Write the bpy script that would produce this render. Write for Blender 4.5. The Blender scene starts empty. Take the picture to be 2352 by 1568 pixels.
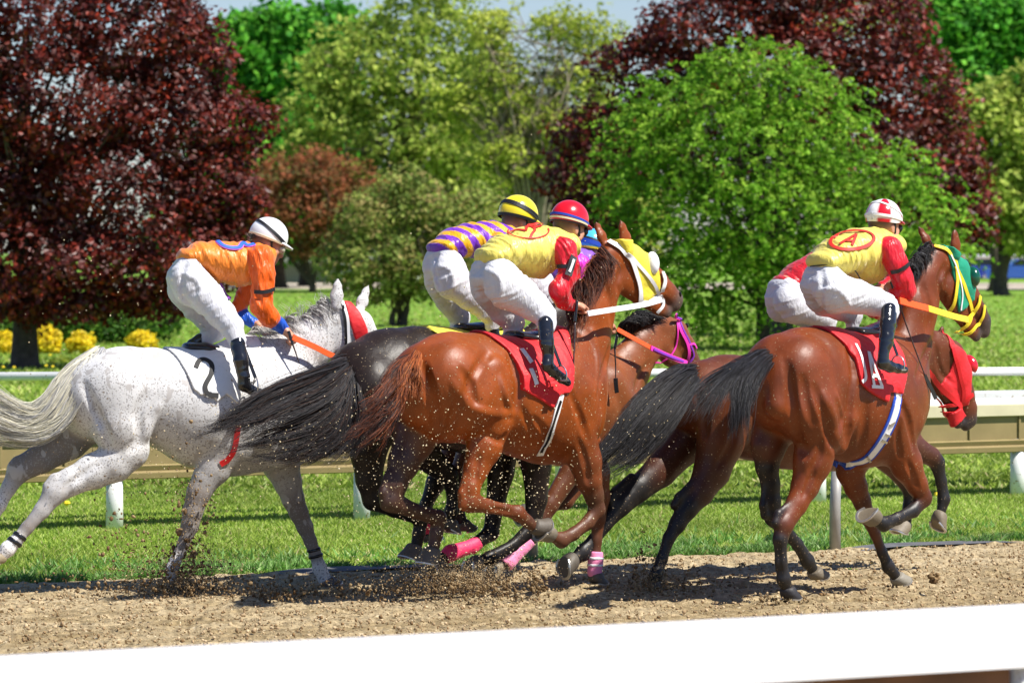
import bpy, math, random
import numpy as np
from mathutils import Vector
# ------------------------------------------------------------------ camera, sky, sun, exposure
SC = bpy.context.scene
COL = SC.collection
F_PX, CU, HV, CAM_H = 9800.0, 1176.0, 560.0, 2.1      # focal length in units of a 2352 wide frame, centre column, horizon row, eye height
cam_d = bpy.data.cameras.new('camera'); cam = bpy.data.objects.new('camera', cam_d); COL.objects.link(cam)
cam.location = (0, 0, CAM_H); cam.rotation_euler = (math.radians(90), 0, 0)
cam_d.sensor_width = 36; cam_d.lens = 150; cam_d.shift_y = -224/2352
cam_d.clip_start = 0.5; cam_d.clip_end = 2000
cam_d.dof.use_dof = True; cam_d.dof.focus_distance = 25.6; cam_d.dof.aperture_fstop = 5.6
SC.camera = cam
SUN = Vector((0.54, -0.24, 0.81)).normalized()
W = bpy.data.worlds.new('World'); SC.world = W; W.use_nodes = True
wn = W.node_tree.nodes; bg = wn['Background']
sky = wn.new('ShaderNodeTexSky'); sky.sky_type = 'NISHITA'; sky.sun_disc = False
sky.sun_elevation = math.asin(SUN.z); sky.sun_rotation = math.atan2(SUN.x, SUN.y); sky.air_density = 1.0; sky.dust_density = 0.2; sky.ozone_density = 1.0
tint = wn.new('ShaderNodeVectorMath'); tint.operation = 'MULTIPLY'; tint.inputs[1].default_value = (.88, .97, 1.25)
W.node_tree.links.new(sky.outputs[0], tint.inputs[0]); W.node_tree.links.new(tint.outputs[0], bg.inputs[0]); bg.inputs[1].default_value = 0.06
sd = bpy.data.lights.new('sun', 'SUN'); so = bpy.data.objects.new('sun', sd); COL.objects.link(so)
sd.energy = 4.8; sd.angle = math.radians(0.55); sd.color = (1, 0.95, 0.87)
so.rotation_euler = (-SUN).to_track_quat('-Z', 'Y').to_euler()
SC.view_settings.view_transform = 'Standard'; SC.view_settings.look = 'None'
SC.view_settings.exposure = 0.74; SC.view_settings.gamma = 1

RNG = np.random.default_rng(7)
def rgb(h):
    h = h.lstrip('#'); c = [int(h[i:i+2], 16)/255 for i in (0, 2, 4)]
    return tuple(x/12.92 if x <= .04045 else ((x+.055)/1.055)**2.4 for x in c)

# ------------------------------------------------------------------ objects
def tag(o, label=None, cat=None, group=None, kind=None):
    if label: o['label'] = label
    if cat: o['category'] = cat
    if group: o['group'] = group
    if kind: o['kind'] = kind
    return o
def empty(name, loc=(0, 0, 0), rz=0, parent=None):
    o = bpy.data.objects.new(name, None); COL.objects.link(o); o.location = loc; o.rotation_euler = (0, 0, rz); o.parent = parent
    o.empty_display_size = .2
    return o
def mesh(name, V, Fs, mats, parent=None, col=None, smooth=True, midx=None):
    """V (n,3), Fs: an (m,k) int array or a list of them; one object"""
    me = bpy.data.meshes.new(name)
    V = np.asarray(V, np.float32).reshape(-1, 3)
    if not isinstance(Fs, list) or (len(Fs) and not isinstance(Fs[0], np.ndarray)): Fs = [np.asarray(Fs, np.int32)] if not (isinstance(Fs, list) and Fs and isinstance(Fs[0], (list, tuple)) and len({len(f) for f in Fs}) > 1) else Fs
    if Fs and isinstance(Fs[0], np.ndarray):
        loops = np.concatenate([f.ravel() for f in Fs]); tot = np.concatenate([np.full(len(f), f.shape[1]) for f in Fs])
    else:
        loops = np.array([i for f in Fs for i in f]); tot = np.array([len(f) for f in Fs])
    start = np.concatenate([[0], np.cumsum(tot)[:-1]])
    me.vertices.add(len(V)); me.vertices.foreach_set('co', V.ravel())
    me.loops.add(len(loops)); me.loops.foreach_set('vertex_index', loops.astype(np.int32))
    me.polygons.add(len(tot)); me.polygons.foreach_set('loop_start', start.astype(np.int32)); me.polygons.foreach_set('loop_total', tot.astype(np.int32))
    me.polygons.foreach_set('use_smooth', np.full(len(tot), smooth))
    if not isinstance(mats, (list, tuple)): mats = [mats]
    for m in mats: me.materials.append(m)
    if midx is not None: me.polygons.foreach_set('material_index', np.asarray(midx, np.int32))
    me.update(calc_edges=True); me.validate()
    if col is not None:
        a = me.color_attributes.new('Col', 'FLOAT_COLOR', 'POINT')
        c = np.ones((len(V), 4), np.float32); c[:, :3] = col; a.data.foreach_set('color', c.ravel())
    o = bpy.data.objects.new(name, me); COL.objects.link(o); o.parent = parent
    return o
class MB:
    """collects shapes for one mesh"""
    def __init__(s): s.V = []; s.F = []; s.C = []; s.n = 0; s.M = []
    def add(s, V, F, c=(1, 1, 1), m=0):
        V = np.asarray(V, float).reshape(-1, 3); s.V.append(V)
        for f in F: s.F.append([int(i)+s.n for i in f]); s.M.append(m)
        c = np.asarray(c, float); s.C.append(np.broadcast_to(c, (len(V), 3))); s.n += len(V)
    def build(s, name, mats, parent=None, smooth=True, col=True):
        q = [f for f in s.F]
        return mesh(name, np.concatenate(s.V), [tuple(f) for f in q] if len({len(f) for f in q}) > 1 else np.array(q), mats, parent, np.concatenate(s.C) if col else None, smooth, s.M)
def box_geo(c, h, rot=None):
    c = np.array(c, float); h = np.array(h, float)
    v = np.array([[x, y, z] for x in (-1, 1) for y in (-1, 1) for z in (-1, 1)])*h
    if rot is not None: v = v@np.asarray(rot, float).T
    return v+c, [(0, 1, 3, 2), (4, 6, 7, 5), (0, 4, 5, 1), (2, 3, 7, 6), (0, 2, 6, 4), (1, 5, 7, 3)]
def catmull(P, n):
    P = np.asarray(P, float)
    if len(P) < 3:
        t = np.linspace(0, 1, n)[:, None]; return P[0]*(1-t)+P[-1]*t
    Q = np.vstack([2*P[0]-P[1], P, 2*P[-1]-P[-2]]); m = len(P)-1
    t = np.linspace(0, m, n); i = np.minimum(t.astype(int), m-1); f = (t-i)[:, None]
    a, b, c, d = Q[i], Q[i+1], Q[i+2], Q[i+3]
    return .5*(2*b+(c-a)*f+(2*a-5*b+4*c-d)*f**2+(3*b-a-3*c+d)*f**3)
def tube_geo(P, R, seg=10, flat=None, N=None, cap=True, twist=0):
    """tube along P with radii R; flat=(w,t) makes an oval/flat strap lying on normals N"""
    P = np.asarray(P, float); n = len(P); R = np.broadcast_to(np.asarray(R, float), (n,))
    T = np.gradient(P, axis=0); T /= np.linalg.norm(T, axis=1)[:, None]+1e-9
    if N is None:
        up = np.array([0, 0, 1.]) if abs(T[0][2]) < .9 else np.array([1., 0, 0]); N = np.zeros_like(P); v = up
        for i in range(n):
            v = v-T[i]*(v@T[i]); v = v/(np.linalg.norm(v)+1e-9); N[i] = v
    else:
        N = N-T*(N*T).sum(1)[:, None]; N = N/(np.linalg.norm(N, axis=1)[:, None]+1e-9)
    B = np.cross(T, N)
    if flat is not None:
        w, t = flat; ring = [(-w/2, -t/2), (-w/2*.96, t/2), (w/2*.96, t/2), (w/2, -t/2)]; seg = 4
        V = np.stack([P+B*a*(R[:, None])+N*b for a, b in ring], 1)
    else:
        th = np.linspace(0, 2*math.pi, seg, endpoint=False)
        V = P[:, None]+R[:, None, None]*(np.cos(th)[None, :, None]*B[:, None]+np.sin(th)[None, :, None]*N[:, None])
    V = V.reshape(-1, 3); Fs = []
    for i in range(n-1):
        for j in range(seg):
            a = i*seg+j; b = i*seg+(j+1) % seg; Fs.append((a, b, b+seg, a+seg))
    if cap: Fs.append(tuple(range(seg-1, -1, -1))); Fs.append(tuple((n-1)*seg+j for j in range(seg)))
    return V, Fs
def lathe_geo(prof, seg=20, c=(0, 0, 0)):
    V = []; Fs = []; c = np.array(c, float)
    for r, z in prof:
        for j in range(seg):
            a = 2*math.pi*j/seg; V.append(c+np.array([r*math.cos(a), r*math.sin(a), z]))
    for i in range(len(prof)-1):
        for j in range(seg):
            a = i*seg+j; b = i*seg+(j+1) % seg; Fs.append((a, b, b+seg, a+seg))
    Fs.append(tuple(range(seg-1, -1, -1))); Fs.append(tuple((len(prof)-1)*seg+j for j in range(seg)))
    return V, Fs

# ------------------------------------------------------------------ materials
def mat(name, color=(.5, .5, .5), rough=.6, attr=False, var=0, vscale=20, vstretch=(1, 1, 1), bump=0, bscale=60, bstretch=(1, 1, 1), coat=0, spec=.5, metal=0, trans=0, sheen=0, ramp=None, bdist=.01, detail=4, specks=None, folds=None):
    m = bpy.data.materials.new(name); m.use_nodes = True; nt = m.node_tree; N = nt.nodes; L = nt.links
    b = N['Principled BSDF']; out = N['Material Output']
    b.inputs['Roughness'].default_value = rough; b.inputs['Metallic'].default_value = metal
    b.inputs['Specular IOR Level'].default_value = spec; b.inputs['Coat Weight'].default_value = coat; b.inputs['Coat Roughness'].default_value = .15
    if sheen: b.inputs['Sheen Weight'].default_value = sheen; b.inputs['Sheen Roughness'].default_value = .4
    tc = N.new('ShaderNodeTexCoord')
    def noise(scale, stretch, det=detail, off=0):
        mp = N.new('ShaderNodeMapping'); mp.inputs['Scale'].default_value = stretch; mp.inputs['Location'].default_value = (off, off, off)
        nz = N.new('ShaderNodeTexNoise'); nz.inputs['Scale'].default_value = scale; nz.inputs['Detail'].default_value = det
        L.new(tc.outputs['Object'], mp.inputs[0]); L.new(mp.outputs[0], nz.inputs[0]); return nz.outputs[0]
    if attr:
        at = N.new('ShaderNodeAttribute'); at.attribute_name = 'Col'; src = at.outputs['Color']
    else:
        rg = N.new('ShaderNodeRGB'); rg.outputs[0].default_value = (*color, 1); src = rg.outputs[0]
    if ramp:
        cr = N.new('ShaderNodeValToRGB'); els = cr.color_ramp.elements
        while len(els) < len(ramp): els.new(.5)
        for e, (p, c) in zip(els, ramp): e.position = p; e.color = (*c, 1)
        L.new(noise(vscale, vstretch), cr.inputs[0]); src = cr.outputs[0]
    elif var:
        mr = N.new('ShaderNodeMapRange'); mr.inputs[1].default_value = .3; mr.inputs[2].default_value = .7
        mr.inputs[3].default_value = 1-var; mr.inputs[4].default_value = 1+var; L.new(noise(vscale, vstretch), mr.inputs[0])
        mx = N.new('ShaderNodeVectorMath'); mx.operation = 'SCALE'; L.new(src, mx.inputs[0]); L.new(mr.outputs[0], mx.inputs[3]); src = mx.outputs[0]
    if specks:
        for k, (scale, thr, col, st) in enumerate(specks):
            cr = N.new('ShaderNodeMapRange'); cr.inputs[1].default_value = thr; cr.inputs[2].default_value = thr+.03
            L.new(noise(scale, st, 2, 3.1*k+1), cr.inputs[0])
            mx = N.new('ShaderNodeMix'); mx.data_type = 'RGBA'; L.new(cr.outputs[0], mx.inputs[0]); L.new(src, mx.inputs[6]); mx.inputs[7].default_value = (*col, 1); src = mx.outputs[2]
    L.new(src, b.inputs['Base Color'])
    h = None
    if bump:
        h = noise(bscale, bstretch)
        bp = N.new('ShaderNodeBump'); bp.inputs['Strength'].default_value = bump; bp.inputs['Distance'].default_value = bdist
        L.new(h, bp.inputs['Height']); L.new(bp.outputs[0], b.inputs['Normal']); h = bp
    if folds:
        sc, st, amt, dist = folds
        h2 = noise(sc, st, 3, 7.7)
        pp = N.new('ShaderNodeMath'); pp.operation = 'PINGPONG'; pp.inputs[1].default_value = .12; L.new(h2, pp.inputs[0])
        bp2 = N.new('ShaderNodeBump'); bp2.inputs['Strength'].default_value = amt; bp2.inputs['Distance'].default_value = dist
        L.new(pp.outputs[0], bp2.inputs['Height'])
        if h is not None: L.new(h.outputs[0], bp2.inputs['Normal'])
        L.new(bp2.outputs[0], b.inputs['Normal'])
    if trans:
        tr = N.new('ShaderNodeBsdfTranslucent'); L.new(src, tr.inputs[0]); mx = N.new('ShaderNodeMixShader'); mx.inputs[0].default_value = trans
        L.new(b.outputs[0], mx.inputs[1]); L.new(tr.outputs[0], mx.inputs[2]); L.new(mx.outputs[0], out.inputs[0])
    return m

# ------------------------------------------------------------------ frames: a pixel and a sideways offset give a point
def at(u, v, Y):
    return np.array([(u-CU)/F_PX*Y, Y, CAM_H+(HV-v)/F_PX*Y])
class Frame:
    """local axes: a along the heading, s to the side nearest the camera, z up"""
    def __init__(s, u0, Y0, th):
        s.th = math.radians(th); s.O = np.array([(u0-CU)/F_PX*Y0, Y0, 0.])
        s.f = np.array([math.cos(s.th), math.sin(s.th), 0]); s.n = np.array([math.sin(s.th), -math.cos(s.th), 0])
        s.C = s.tol(np.array([0, 0, CAM_H])); s.sc = F_PX/Y0
    def tol(s, P): d = P-s.O; return np.array([d@s.f, d@s.n, d[2]])
    def ray(s, u, v):
        d = np.array([(u-CU)/F_PX, 1, (HV-v)/F_PX]); return np.array([d@s.f, d@s.n, d[2]])
    def loc(s, u, v, o=0.):
        d = s.ray(u, v); t = (o-s.C[1])/d[1]; return s.C+d*t
    def root(s, name): return empty(name, tuple(s.O), s.th)
def flip(P): P = np.array(P, float); P[..., 1] *= -1; return P
# ------------------------------------------------------------------ implicit bodies
def seg_d(P, A, B, ra, rb, wa, wb):
    """distance to a tapered oval limb; r in the a-z plane, w sideways"""
    BA = B-A; h = np.clip(((P-A)@BA)/(BA@BA+1e-12), 0, 1)
    q = P-A-h[..., None]*BA; r = ra+(rb-ra)*h; w = wa+(wb-wa)*h
    x2 = q[..., 0]**2+q[..., 2]**2; y2 = q[..., 1]**2
    k0 = np.sqrt(x2/r**2+y2/w**2)+1e-9; k1 = np.sqrt(x2/r**4+y2/w**4)+1e-9
    return k0*(k0-1)/k1, h
class Body:
    def __init__(s, fr, h=.01): s.fr = fr; s.h = h; s.ch = []; s.post = []
    def node(s, t, wr=.85):
        u, v, o, r = t[:4]; w = t[4] if len(t) > 4 else wr
        p = s.fr.loc(u, v, o); rr = r/s.fr.sc
        return p, rr, (w if w < 0 else w*rr)
    def chain(s, nodes, k=.03, cols=None, wr=.85, scale=1., grow=0.):
        """nodes (u,v,s,r_px[,width ratio])"""
        N = [s.node(t, wr) for t in nodes]
        s.raw([p for p, _, _ in N], [r*scale+grow for _, r, _ in N], [w*scale+grow for _, _, w in N], k, cols)
    def raw(s, P, R, Wd, k=.03, cols=None):
        P = [np.asarray(p, float) for p in P]
        if cols is None: cols = [(.5, .5, .5)]*len(P)
        if not isinstance(cols[0], (tuple, list, np.ndarray)): cols = [cols]*len(P)
        if len(P) == 1: P = P*2; R = list(R)*2; Wd = list(Wd)*2; cols = list(cols)*2; P[1] = P[0]+np.array([1e-4, 0, 0])
        s.ch.append((P, list(R), list(Wd), k, [np.array(c, float) for c in cols]))
    def torso(s, st, k=.05, col=(.5, .5, .5)):
        """stations (u, v_top, v_bottom, half width m)"""
        P = []; R = []; Wd = []
        for u, t, b, w in st:
            a = s.fr.loc(u, t, 0); c = s.fr.loc(u, b, 0); P.append((a+c)/2); R.append((a[2]-c[2])/2); Wd.append(w)
        s.raw(P, R, Wd, k, [col]*len(P))
    def grid(s):
        lo = np.array([1e9]*3); hi = -lo
        for P, R, Wd, k, c in s.ch:
            for p, r, w in zip(P, R, Wd): m = max(r, w)+.04; lo = np.minimum(lo, p-m); hi = np.maximum(hi, p+m)
        h = s.h; n = np.ceil((hi-lo)/h).astype(int)+1
        s.lo = lo; s.n = n; D = np.full(n, .3, np.float32); s.D = D
        for c in s.ch: s.apply(c)
        return s
    def apply(s, c, carve=False):
        P, R, Wd, k, _ = c; h = s.h; D = s.D; lo = s.lo; n = s.n
        for i in range(len(P)-1):
            m = max(R[i], R[i+1], Wd[i], Wd[i+1])+max(k*1.2, .025)
            l = np.maximum(np.floor((np.minimum(P[i], P[i+1])-m-lo)/h).astype(int), 0)
            u = np.minimum(np.ceil((np.maximum(P[i], P[i+1])+m-lo)/h).astype(int)+1, n)
            if (u <= l).any(): continue
            ax = [lo[j]+h*np.arange(l[j], u[j], dtype=np.float32) for j in range(3)]
            G = np.stack(np.meshgrid(*ax, indexing='ij'), -1)
            d, _h = seg_d(G, P[i], P[i+1], R[i], R[i+1], Wd[i], Wd[i+1])
            sl = tuple(slice(l[j], u[j]) for j in range(3)); o = D[sl]
            if carve:
                a, b = -o, d; hh = np.maximum(k-np.abs(a-b), 0)/k; D[sl] = -(np.minimum(a, b)-hh*hh*k*.25)
            else:
                kk = k if i == 0 else min(k, .02)
                hh = np.maximum(kk-np.abs(o-d), 0)/kk; D[sl] = np.minimum(o, d)-hh*hh*kk*.25
    def sample(s, P):
        q = (np.asarray(P)-s.lo)/s.h; q = q.reshape(-1, 3); ok = ((q >= 0) & (q < s.n-1.001)).all(1)
        i = np.clip(q.astype(int), 0, s.n-2); f = np.clip(q-i, 0, 1); out = 0
        for dx in (0, 1):
            for dy in (0, 1):
                for dz in (0, 1):
                    w = (f[:, 0] if dx else 1-f[:, 0])*(f[:, 1] if dy else 1-f[:, 1])*(f[:, 2] if dz else 1-f[:, 2])
                    out = out+w*s.D[i[:, 0]+dx, i[:, 1]+dy, i[:, 2]+dz]
        return np.where(ok, out, .3)
    def grad(s, P, e=.012):
        P = np.asarray(P, float).reshape(-1, 3); g = np.stack([s.sample(P+np.eye(3)[j]*e)-s.sample(P-np.eye(3)[j]*e) for j in range(3)], 1)
        return g/(np.linalg.norm(g, axis=1)[:, None]+1e-9)
    def hit(s, u, v, off=0., default=0.):
        """first point of the surface seen through pixel (u,v)"""
        d = s.fr.ray(u, v); c = s.fr.C; t0 = (.75-c[1])/d[1]; t1 = (-.75-c[1])/d[1]
        t = np.linspace(t0, t1, 500); P = c+t[:, None]*d; D = s.sample(P)-off
        k = np.where(D < 0)[0]
        if len(k) == 0: return s.fr.loc(u, v, default), False
        k = k[0]
        if k == 0: return P[0], True
        a, b = D[k-1], D[k]; return P[k-1]+(P[k]-P[k-1])*(a/(a-b+1e-9)), True
    def groove(s, px, r=.03, depth=.012, k=.02):
        """a crease (depth>0) or a raised cord (depth<0) along pixels on the surface"""
        Q = catmull(px, len(px)*4); H = [s.hit(*q) for q in Q]; P = np.array([p for p, ok in H if ok])
        if len(P) < 2: return
        G = s.grad(P); t = np.sin(np.linspace(.12, math.pi-.12, len(P)))**.6
        C = P+G*(r-abs(depth)*t[:, None]) if depth > 0 else P-G*(r-abs(depth)*t[:, None])
        rr = [r]*len(C)
        s.apply((list(C), rr, rr, k, None), carve=depth > 0)
    def color(s, V, sharp=False):
        num = np.zeros((len(V), 3)); den = np.zeros(len(V))+1e-12
        for P, R, Wd, k, c in s.ch:
            for i in range(len(P)-1):
                m = max(R[i], R[i+1], Wd[i], Wd[i+1])+.05
                ok = ((V > np.minimum(P[i], P[i+1])-m) & (V < np.maximum(P[i], P[i+1])+m)).all(1)
                if not ok.any(): continue
                d, h = seg_d(V[ok], P[i], P[i+1], R[i], R[i+1], Wd[i], Wd[i+1])
                w = np.exp(-np.clip(d, -.03, .2)/(.0015 if sharp else .009)); h = np.clip((h-.5)*(12 if sharp else 1)+.5, 0, 1); cc = c[i]+(c[i+1]-c[i])*h[:, None]
                num[ok] += w[:, None]*cc; den[ok] += w
        return num/den[:, None]
    def build(s, name, m, parent, D=None, lo=None, h=None, colfn=None, disp=None, sharp=False):
        V, Fq = nets(s.D if D is None else D, s.lo if lo is None else lo, h or s.h)
        if len(V) == 0: return None
        c = s.color(V, sharp) if D is None else None
        if disp is not None: V = disp(V, s)
        if colfn is not None: c = colfn(V, c)
        V2 = flip(V); return mesh(name, V2, orient(V2, Fq), m, parent, c)
    def shell(s, name, m, parent, px=None, poly=None, off=.008, inner=.006, h=.007, srange=None, mirror=True, zr=None, colfn=None, extra=None, disp=None):
        """cloth lying on the body inside an outline (pixels on the near side, mirrored to the far side)"""
        if poly is None: poly = np.array([s.hit(u, v, 0, .0)[0][[0, 2]] for u, v in px])
        lo = np.array([poly[:, 0].min()-.03, -.5, poly[:, 1].min()-.03]); hi = np.array([poly[:, 0].max()+.03, .5, poly[:, 1].max()+.03])
        if srange: lo[1], hi[1] = srange[0]-.02, srange[1]+.02
        lo = np.maximum(lo, s.lo-.01); hi = np.minimum(hi, s.lo+s.h*s.n+.01)
        n = np.maximum(np.ceil((hi-lo)/h).astype(int), 3); ax = [lo[j]+h*np.arange(n[j]) for j in range(3)]
        G = np.stack(np.meshgrid(*ax, indexing='ij'), -1); D = s.sample(G).reshape(n)
        pd = poly_sd(poly, ax[0], ax[2])[:, None, :]
        S = np.maximum(np.maximum(D-off, -(D+inner)), pd)
        if srange: y = G[..., 1]; S = np.maximum(S, np.maximum(srange[0]-y, y-srange[1]))
        if extra is not None: S = np.maximum(S, extra(G))
        S[0] = S[-1] = .1; S[:, 0] = S[:, -1] = .1; S[:, :, 0] = S[:, :, -1] = .1
        return s.build(name, m, parent, S, lo, h, colfn, disp)
def poly_sd(poly, X, Z):
    P = np.asarray(poly, float); x, z = np.meshgrid(X, Z, indexing='ij'); d = np.full(x.shape, 1e9); ins = np.zeros(x.shape, bool)
    for i in range(len(P)):
        a, b = P[i], P[(i+1) % len(P)]; e = b-a; wx = x-a[0]; wz = z-a[1]
        t = np.clip((wx*e[0]+wz*e[1])/(e@e+1e-12), 0, 1); d = np.minimum(d, (wx-e[0]*t)**2+(wz-e[1]*t)**2)
        c = ((a[1] > z) != (b[1] > z)); xi = a[0]+(z-a[1])/(b[1]-a[1]+1e-12)*e[0]; ins ^= c & (x < xi)
    d = np.sqrt(d); return np.where(ins, -d, d)
def orient(V, Fq):
    a, b, c = V[Fq[:, 0]], V[Fq[:, 1]], V[Fq[:, 2]]
    vol = (np.einsum('ij,ij->i', np.cross(a-V.mean(0), b-V.mean(0)), c-V.mean(0))).sum()
    return Fq if vol > 0 else Fq[:, ::-1].copy()
def nets(D, lo, h):
    S = D < 0; n = np.array(D.shape)-1
    c = [S[i:i+n[0], j:j+n[1], k:k+n[2]] for i in (0, 1) for j in (0, 1) for k in (0, 1)]
    cnt = sum(x.astype(np.int8) for x in c); act = (cnt > 0) & (cnt < 8); I = np.argwhere(act)
    if len(I) == 0: return np.zeros((0, 3)), np.zeros((0, 4), int)
    idx = np.full(n, -1, np.int32); idx[act] = np.arange(len(I))
    off = np.array([(i, j, k) for i in (0, 1) for j in (0, 1) for k in (0, 1)]); val = np.stack([D[tuple((I+o).T)] for o in off], 1)
    sm = np.zeros((len(I), 3)); ct = np.zeros(len(I))
    for a in range(8):
        for b in range(a+1, 8):
            if np.abs(off[a]-off[b]).sum() != 1: continue
            va, vb = val[:, a], val[:, b]; x = (va < 0) != (vb < 0); t = np.where(x, va/np.where(x, va-vb, 1), 0)
            sm += np.where(x[:, None], off[a]+(off[b]-off[a])*t[:, None], 0); ct += x
    V = lo+h*(I+sm/ct[:, None]); Q = []
    for ax in range(3):
        o1, o2 = [(1, 2), (2, 0), (0, 1)][ax]
        a = [slice(None)]*3; b = [slice(None)]*3; a[ax] = slice(0, -1); b[ax] = slice(1, None)
        E = np.argwhere(S[tuple(a)] != S[tuple(b)])
        E = E[(E[:, o1] > 0) & (E[:, o2] > 0) & (E[:, o1] < n[o1]) & (E[:, o2] < n[o2]) & (E[:, ax] < n[ax])]
        if len(E) == 0: continue
        e1 = np.zeros(3, int); e1[o1] = 1; e2 = np.zeros(3, int); e2[o2] = 1
        q = np.stack([idx[tuple((E-e1-e2).T)], idx[tuple((E-e2).T)], idx[tuple(E.T)], idx[tuple((E-e1).T)]], 1)
        fl = S[tuple(E.T)]; q[~fl] = q[~fl][:, ::-1]; Q.append(q)
    Q = np.concatenate(Q); return V, Q[(Q >= 0).all(1)]

def strap(body, name, px, w, m, parent, t=.005, off=.004, n=None, default=0., mb=None, closed=False):
    """a band of width w lying on a body along pixels"""
    px = list(px)+([px[0]] if closed else []); Q = catmull(px, n or len(px)*6); P = []; N = []
    last = None
    for q in Q:
        p, ok = body.hit(q[0], q[1], 0, default)
        if not ok and last is not None: p = body.fr.loc(q[0], q[1], last)
        last = p[1]; P.append(p)
    P = np.array(P)
    if len(P) > 6:                                  # even out jumps in depth
        for _ in range(3): P[1:-1, 1] = (P[:-2, 1]+P[1:-1, 1]*2+P[2:, 1])/4
    N = body.grad(P, .02); toc = body.fr.C-P; toc /= np.linalg.norm(toc, axis=1)[:, None]
    bad = (N*toc).sum(1) < .15; N[bad] = toc[bad]
    for _ in range(3): N[1:-1] = (N[:-2]+N[1:-1]*2+N[2:]); N /= np.linalg.norm(N, axis=1)[:, None]
    V, Fs = tube_geo(flip(P+N*off), 1., flat=(w, t), N=flip(N))
    if mb is not None: mb.add(V, Fs); return None
    b = MB(); b.add(V, Fs); return b.build(name, m, parent, smooth=False, col=False)
def free_band(fr, name, pts, w, t, m, parent, n=24, sag=0, nrm=None):
    P = catmull([fr.loc(u, v, o) for u, v, o in pts], n); N = np.tile(np.array([-.2, 1., .25]), (n, 1)) if nrm is None else np.tile(nrm, (n, 1))
    V, Fs = tube_geo(flip(P), 1., flat=(w, t), N=flip(N)); b = MB(); b.add(V, Fs); return b.build(name, m, parent, smooth=False, col=False)
def rod(fr, name, pts, R, m, parent, n=24, seg=8):
    P = catmull([fr.loc(u, v, o) for u, v, o in pts], n); R = np.interp(np.linspace(0, 1, n), np.linspace(0, 1, len(R)), R)
    V, Fs = tube_geo(flip(P), R, seg); b = MB(); b.add(V, Fs); return b.build(name, m, parent, col=False)

def hair(name, m, parent, guides, n, width, r0, r1, cols, seed=1, K=12, clumps=60, wave=.01, lmin=.6, tight=.82, flipy=True):
    """strands that follow guide lines; guides: list of (k,3) point lists in local axes"""
    g = np.random.default_rng(seed); G = np.array([catmull(x, K) for x in guides])
    def place(gi): i = np.minimum(gi.astype(int), len(G)-2) if len(G) > 1 else np.zeros(len(gi), int); f = (gi-i)[:, None, None]; return G[i]*(1-f)+(G[i+1] if len(G) > 1 else G[i])*f
    tt = np.linspace(0, 1, K)
    cg = g.uniform(0, len(G)-1, clumps) if len(G) > 1 else np.zeros(clumps)
    def ball(k): v = g.normal(size=(k, 3)); return v/np.linalg.norm(v, axis=1)[:, None]*g.uniform(0, 1, (k, 1))**.4
    c0 = ball(clumps); c1 = ball(clumps); cw = g.uniform(0, 6.28, (clumps, 3)); ca = g.normal(size=(clumps, 3)); clen = g.uniform(lmin, 1, clumps)
    ci = g.integers(0, clumps, n); base = place(cg[ci]); own = place(np.clip(cg[ci]+g.normal(0, .35, n), 0, len(G)-1)) if len(G) > 1 else base
    P = base*tight+own*(1-tight)
    spread = r0*(1-tt)+r1*tt
    P = P+(c0[ci][:, None]*(1-tt)[None, :, None]+c1[ci][:, None]*tt[None, :, None])*spread[None, :, None]
    fly = np.where(g.uniform(size=(n, 1, 1)) < .07, 3.6, 1.); P = P+ball(n)[:, None]*(.24*spread*(1-.35*tt))[None, :, None]*fly
    ph = cw[ci][:, None, :]+tt[None, :, None]*g.uniform(5, 11, (n, 1, 1)); P = P+np.sin(ph)*ca[ci][:, None, :]*wave*tt[None, :, None]
    P = P+np.sin(g.uniform(0, 6, (n, 1, 3))+tt[None, :, None]*9)*g.normal(size=(n, 1, 3))*wave*.5*tt[None, :, None]
    L = clen[ci]*g.uniform(.8, 1, n); idx = L[:, None]*tt[None]*(K-1); i = np.minimum(idx.astype(int), K-2); f = (idx-i)[..., None]
    ar = np.arange(n)[:, None]; P = P[ar, i]*(1-f)+P[ar, i+1]*f
    T = np.gradient(P, axis=1); T /= np.linalg.norm(T, axis=2)[..., None]+1e-9
    u = g.normal(size=(n, 1, 3)); A = np.cross(T, u); A /= np.linalg.norm(A, axis=2)[..., None]+1e-9; B = np.cross(T, A)
    Wd = (width*g.uniform(.6, 1.3, (n, 1))*(1-.85*tt[None]**2))[..., None]
    V = np.stack([P+A*Wd*math.cos(a)+B*Wd*math.sin(a) for a in (0, 2.094, 4.189)], 2)
    cols = np.array(cols); cc = cols[g.integers(0, len(cols), n)]*g.uniform(.75, 1.25, (n, 1))
    C = np.broadcast_to(cc[:, None, None, :], V.shape).reshape(-1, 3)
    b = (np.arange(n)*K*3)[:, None, None]+(np.arange(K-1)*3)[None, :, None]+np.arange(3)[None, None]
    nx = (np.arange(n)*K*3)[:, None, None]+(np.arange(K-1)*3)[None, :, None]+((np.arange(3)+1) % 3)[None, None]
    Q = np.stack([b, nx, nx+3, b+3], -1).reshape(-1, 4)
    V = V.reshape(-1, 3); V = flip(V) if flipy else V
    return mesh(name, V, Q, m, parent, C)
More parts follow.
